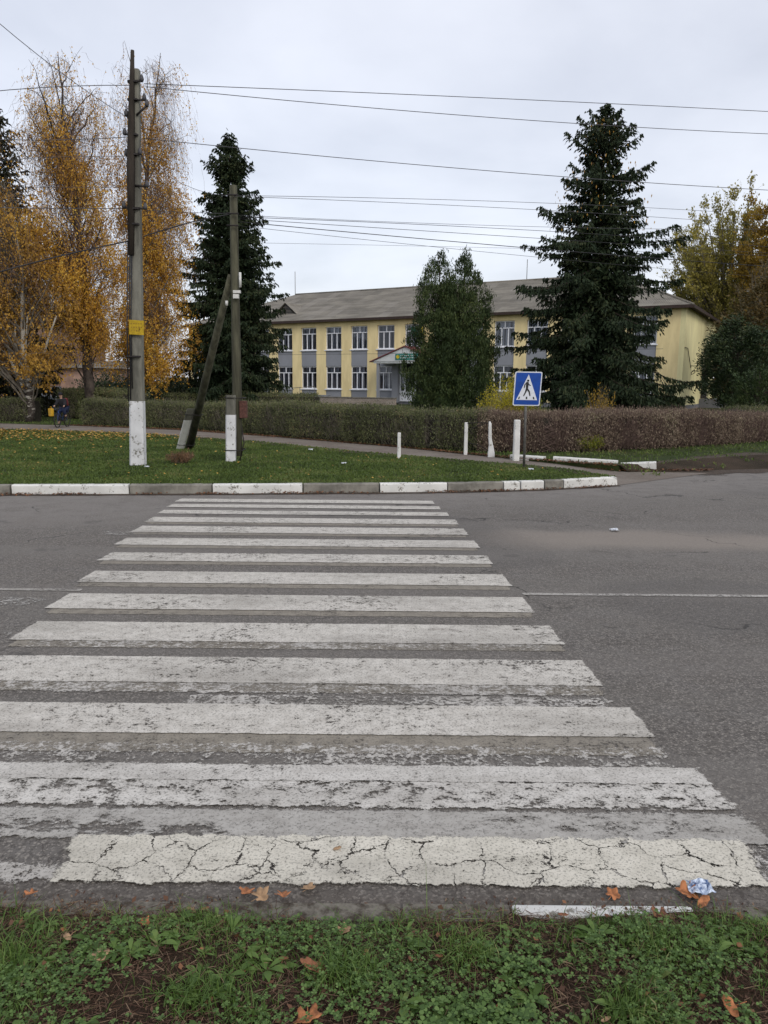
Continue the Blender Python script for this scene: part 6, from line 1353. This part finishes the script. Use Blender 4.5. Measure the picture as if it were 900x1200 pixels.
LV = [(36, 1047, 15, 'leaf_orange', 'orange leaf on the road edge nearest the left photo border', True, .4),
 (79, 1098, 17, 'leaf_tan', 'pale tan leaf on the grass, leftmost of all grass leaves', False, .4),
 (116, 1120, 22, 'leaf_tan', 'broad pale pinkish tan leaf lying flat in the left grass', True, .2),
 (169, 1082, 13, 'leaf_orange', 'small rusty leaf standing in the grass left of the small cupped beige leaf', True, .7),
 (224, 1067, 13, 'leaf_tan', 'small cupped beige leaf at the grass edge below the cream stripe', False, .9),
 (240, 1065, 11, 'leaf_brown', 'tiny brown leaf touching the cupped beige one', False, .6),
 (289, 1045, 18, 'leaf_orange', 'orange lobed leaf at the left end of the leaf row on the road edge', True, .4),
 (306, 1050, 20, 'leaf_tan', 'crumpled tan leaf in the middle of the leaf row on the road edge', True, .7),
 (332, 1049, 16, 'leaf_orange', 'brownish orange leaf at the right end of the leaf row on the road edge', True, .5),
 (361, 1041, 17, 'leaf_tan', 'light tan leaf just below the cream stripe, right of the leaf row', True, .4),
 (395, 994, 12, 'leaf_tan', 'small golden tan leaf lying on the cream cracked stripe', False, .3),
 (404, 1090, 16, 'leaf_tan', 'thin tan lobed leaf in the grass below the light tan one', True, .5),
 (332, 1124, 13, 'leaf_brown', 'folded dull brown leaf in the middle grass', False, .9),
 (368, 1135, 36, 'leaf_brown', 'long curled brown orange leaf in the lower middle grass', False, .8),
 (361, 1192, 30, 'leaf_orange', 'large bright orange leaf at the bottom edge left of centre', True, .3),
 (481, 1124, 10, 'leaf_brown', 'small brown leaf on the bare soil in the centre grass', False, .5),
 (515, 1120, 10, 'leaf_brown', 'tiny rust leaf on the bare soil right of the small brown one', False, .5),
 (586, 1180, 16, 'leaf_orange', 'upright reddish brown leaf at the bottom below the big clover patch', False, .6),
 (587, 1147, 14, 'leaf_tan', 'dull beige leaf at the left side of the big clover patch', False, .5),
 (660, 1072, 12, 'leaf_brown', 'small rusty leaf in the grass below the white kerb stone left end', False, .5),
 (718, 1048, 17, 'leaf_orange', 'orange leaf on the road edge above the near white kerb stone', True, .3),
 (806, 1046, 26, 'leaf_orange', 'brown orange leaf beside the crumpled wrapper', True, .5),
 (824, 1057, 24, 'leaf_orange', 'brightest orange leaf below the crumpled wrapper', False, .4),
 (776, 1074, 26, 'leaf_brown', 'wide rusty leaf in the grass left below the wrapper', True, .4),
 (856, 1180, 28, 'leaf_orange', 'long orange leaf in the bottom right corner grass', False, .6),
 (710, 1195, 14, 'leaf_tan', 'pale leaf on the bottom edge right of centre', False, .5)]
for i, a in enumerate(LV): fleaf(*a, seed=i)
r = np.random.default_rng(77); n = 420; x, y = near_xy(n, 1.5, 2.52); m = MB(); a = r.uniform(0, 6.283, n)
leaves(m, np.stack([x, y, nearz(x, y)+r.uniform(0.006, 0.03, n)], 1), 0.026, 0.017, np.stack([np.cos(a), np.sin(a), r.normal(size=n)*0.3], 1), 0.2, r, flat=0.5)
tag(m.build('leaf_litter', M['l_litterbrown']), 'torn brown leaf bits half sunk in the near grass', 'leaf litter', kind='stuff')
# crumpled wrapper and scraps on the verge
def scrap(px, py, s, mat, label, name='paper_scrap', z=VZ, seed=1, cat='litter'):
    g = G(px, py, z+0.02); r = random.Random(seed); m = MB(); n = 7; v = []
    for i in range(n):
        for j in range(n): v.append(((i/(n-1)-0.5)*s+r.uniform(-1, 1)*s*0.07, (j/(n-1)-0.5)*s*0.8+r.uniform(-1, 1)*s*0.07, r.uniform(0, s*0.35)))
    m.add(v, [[i*n+j, i*n+n+j, i*n+n+j+1, i*n+j+1] for i in range(n-1) for j in range(n-1)]); o = m.build(name, mat); o.location = (g.x, g.y, z+0.012 if z > 0.1 else z+0.01); sdm = o.modifiers.new('s', 'SOLIDIFY'); sdm.thickness = 0.001; tag(o, label, cat); return o
M['wrapper'] = plain('printed_foil', (0.5, 0.55, 0.62), 0.35, 0.9, 45, 0, metal=0.3, col2=(0.04, 0.09, 0.22))
scrap(821, 1041, 0.085, M['wrapper'], 'crumpled blue and silver wrapper on the road edge at right', 'wrapper', 0.005, 3)
scrap(364, 527, 0.12, M['signwhite'], 'white paper scrap on the middle verge right of the wooden pole', seed=4)
scrap(403, 543, 0.11, M['signwhite'], 'white paper scrap near the kerb in the middle verge', seed=5)
scrap(622, 550, 0.10, M['signwhite'], 'white paper scrap at the foot of the crossing sign', seed=6)
scrap(172, 547, 0.09, M['signwhite'], 'white paper scrap at the foot of the concrete pole', seed=7)
scrap(720, 621, 0.10, M['signwhite'], 'tiny pale scrap lying on the far right lane', z=0.0, seed=9)
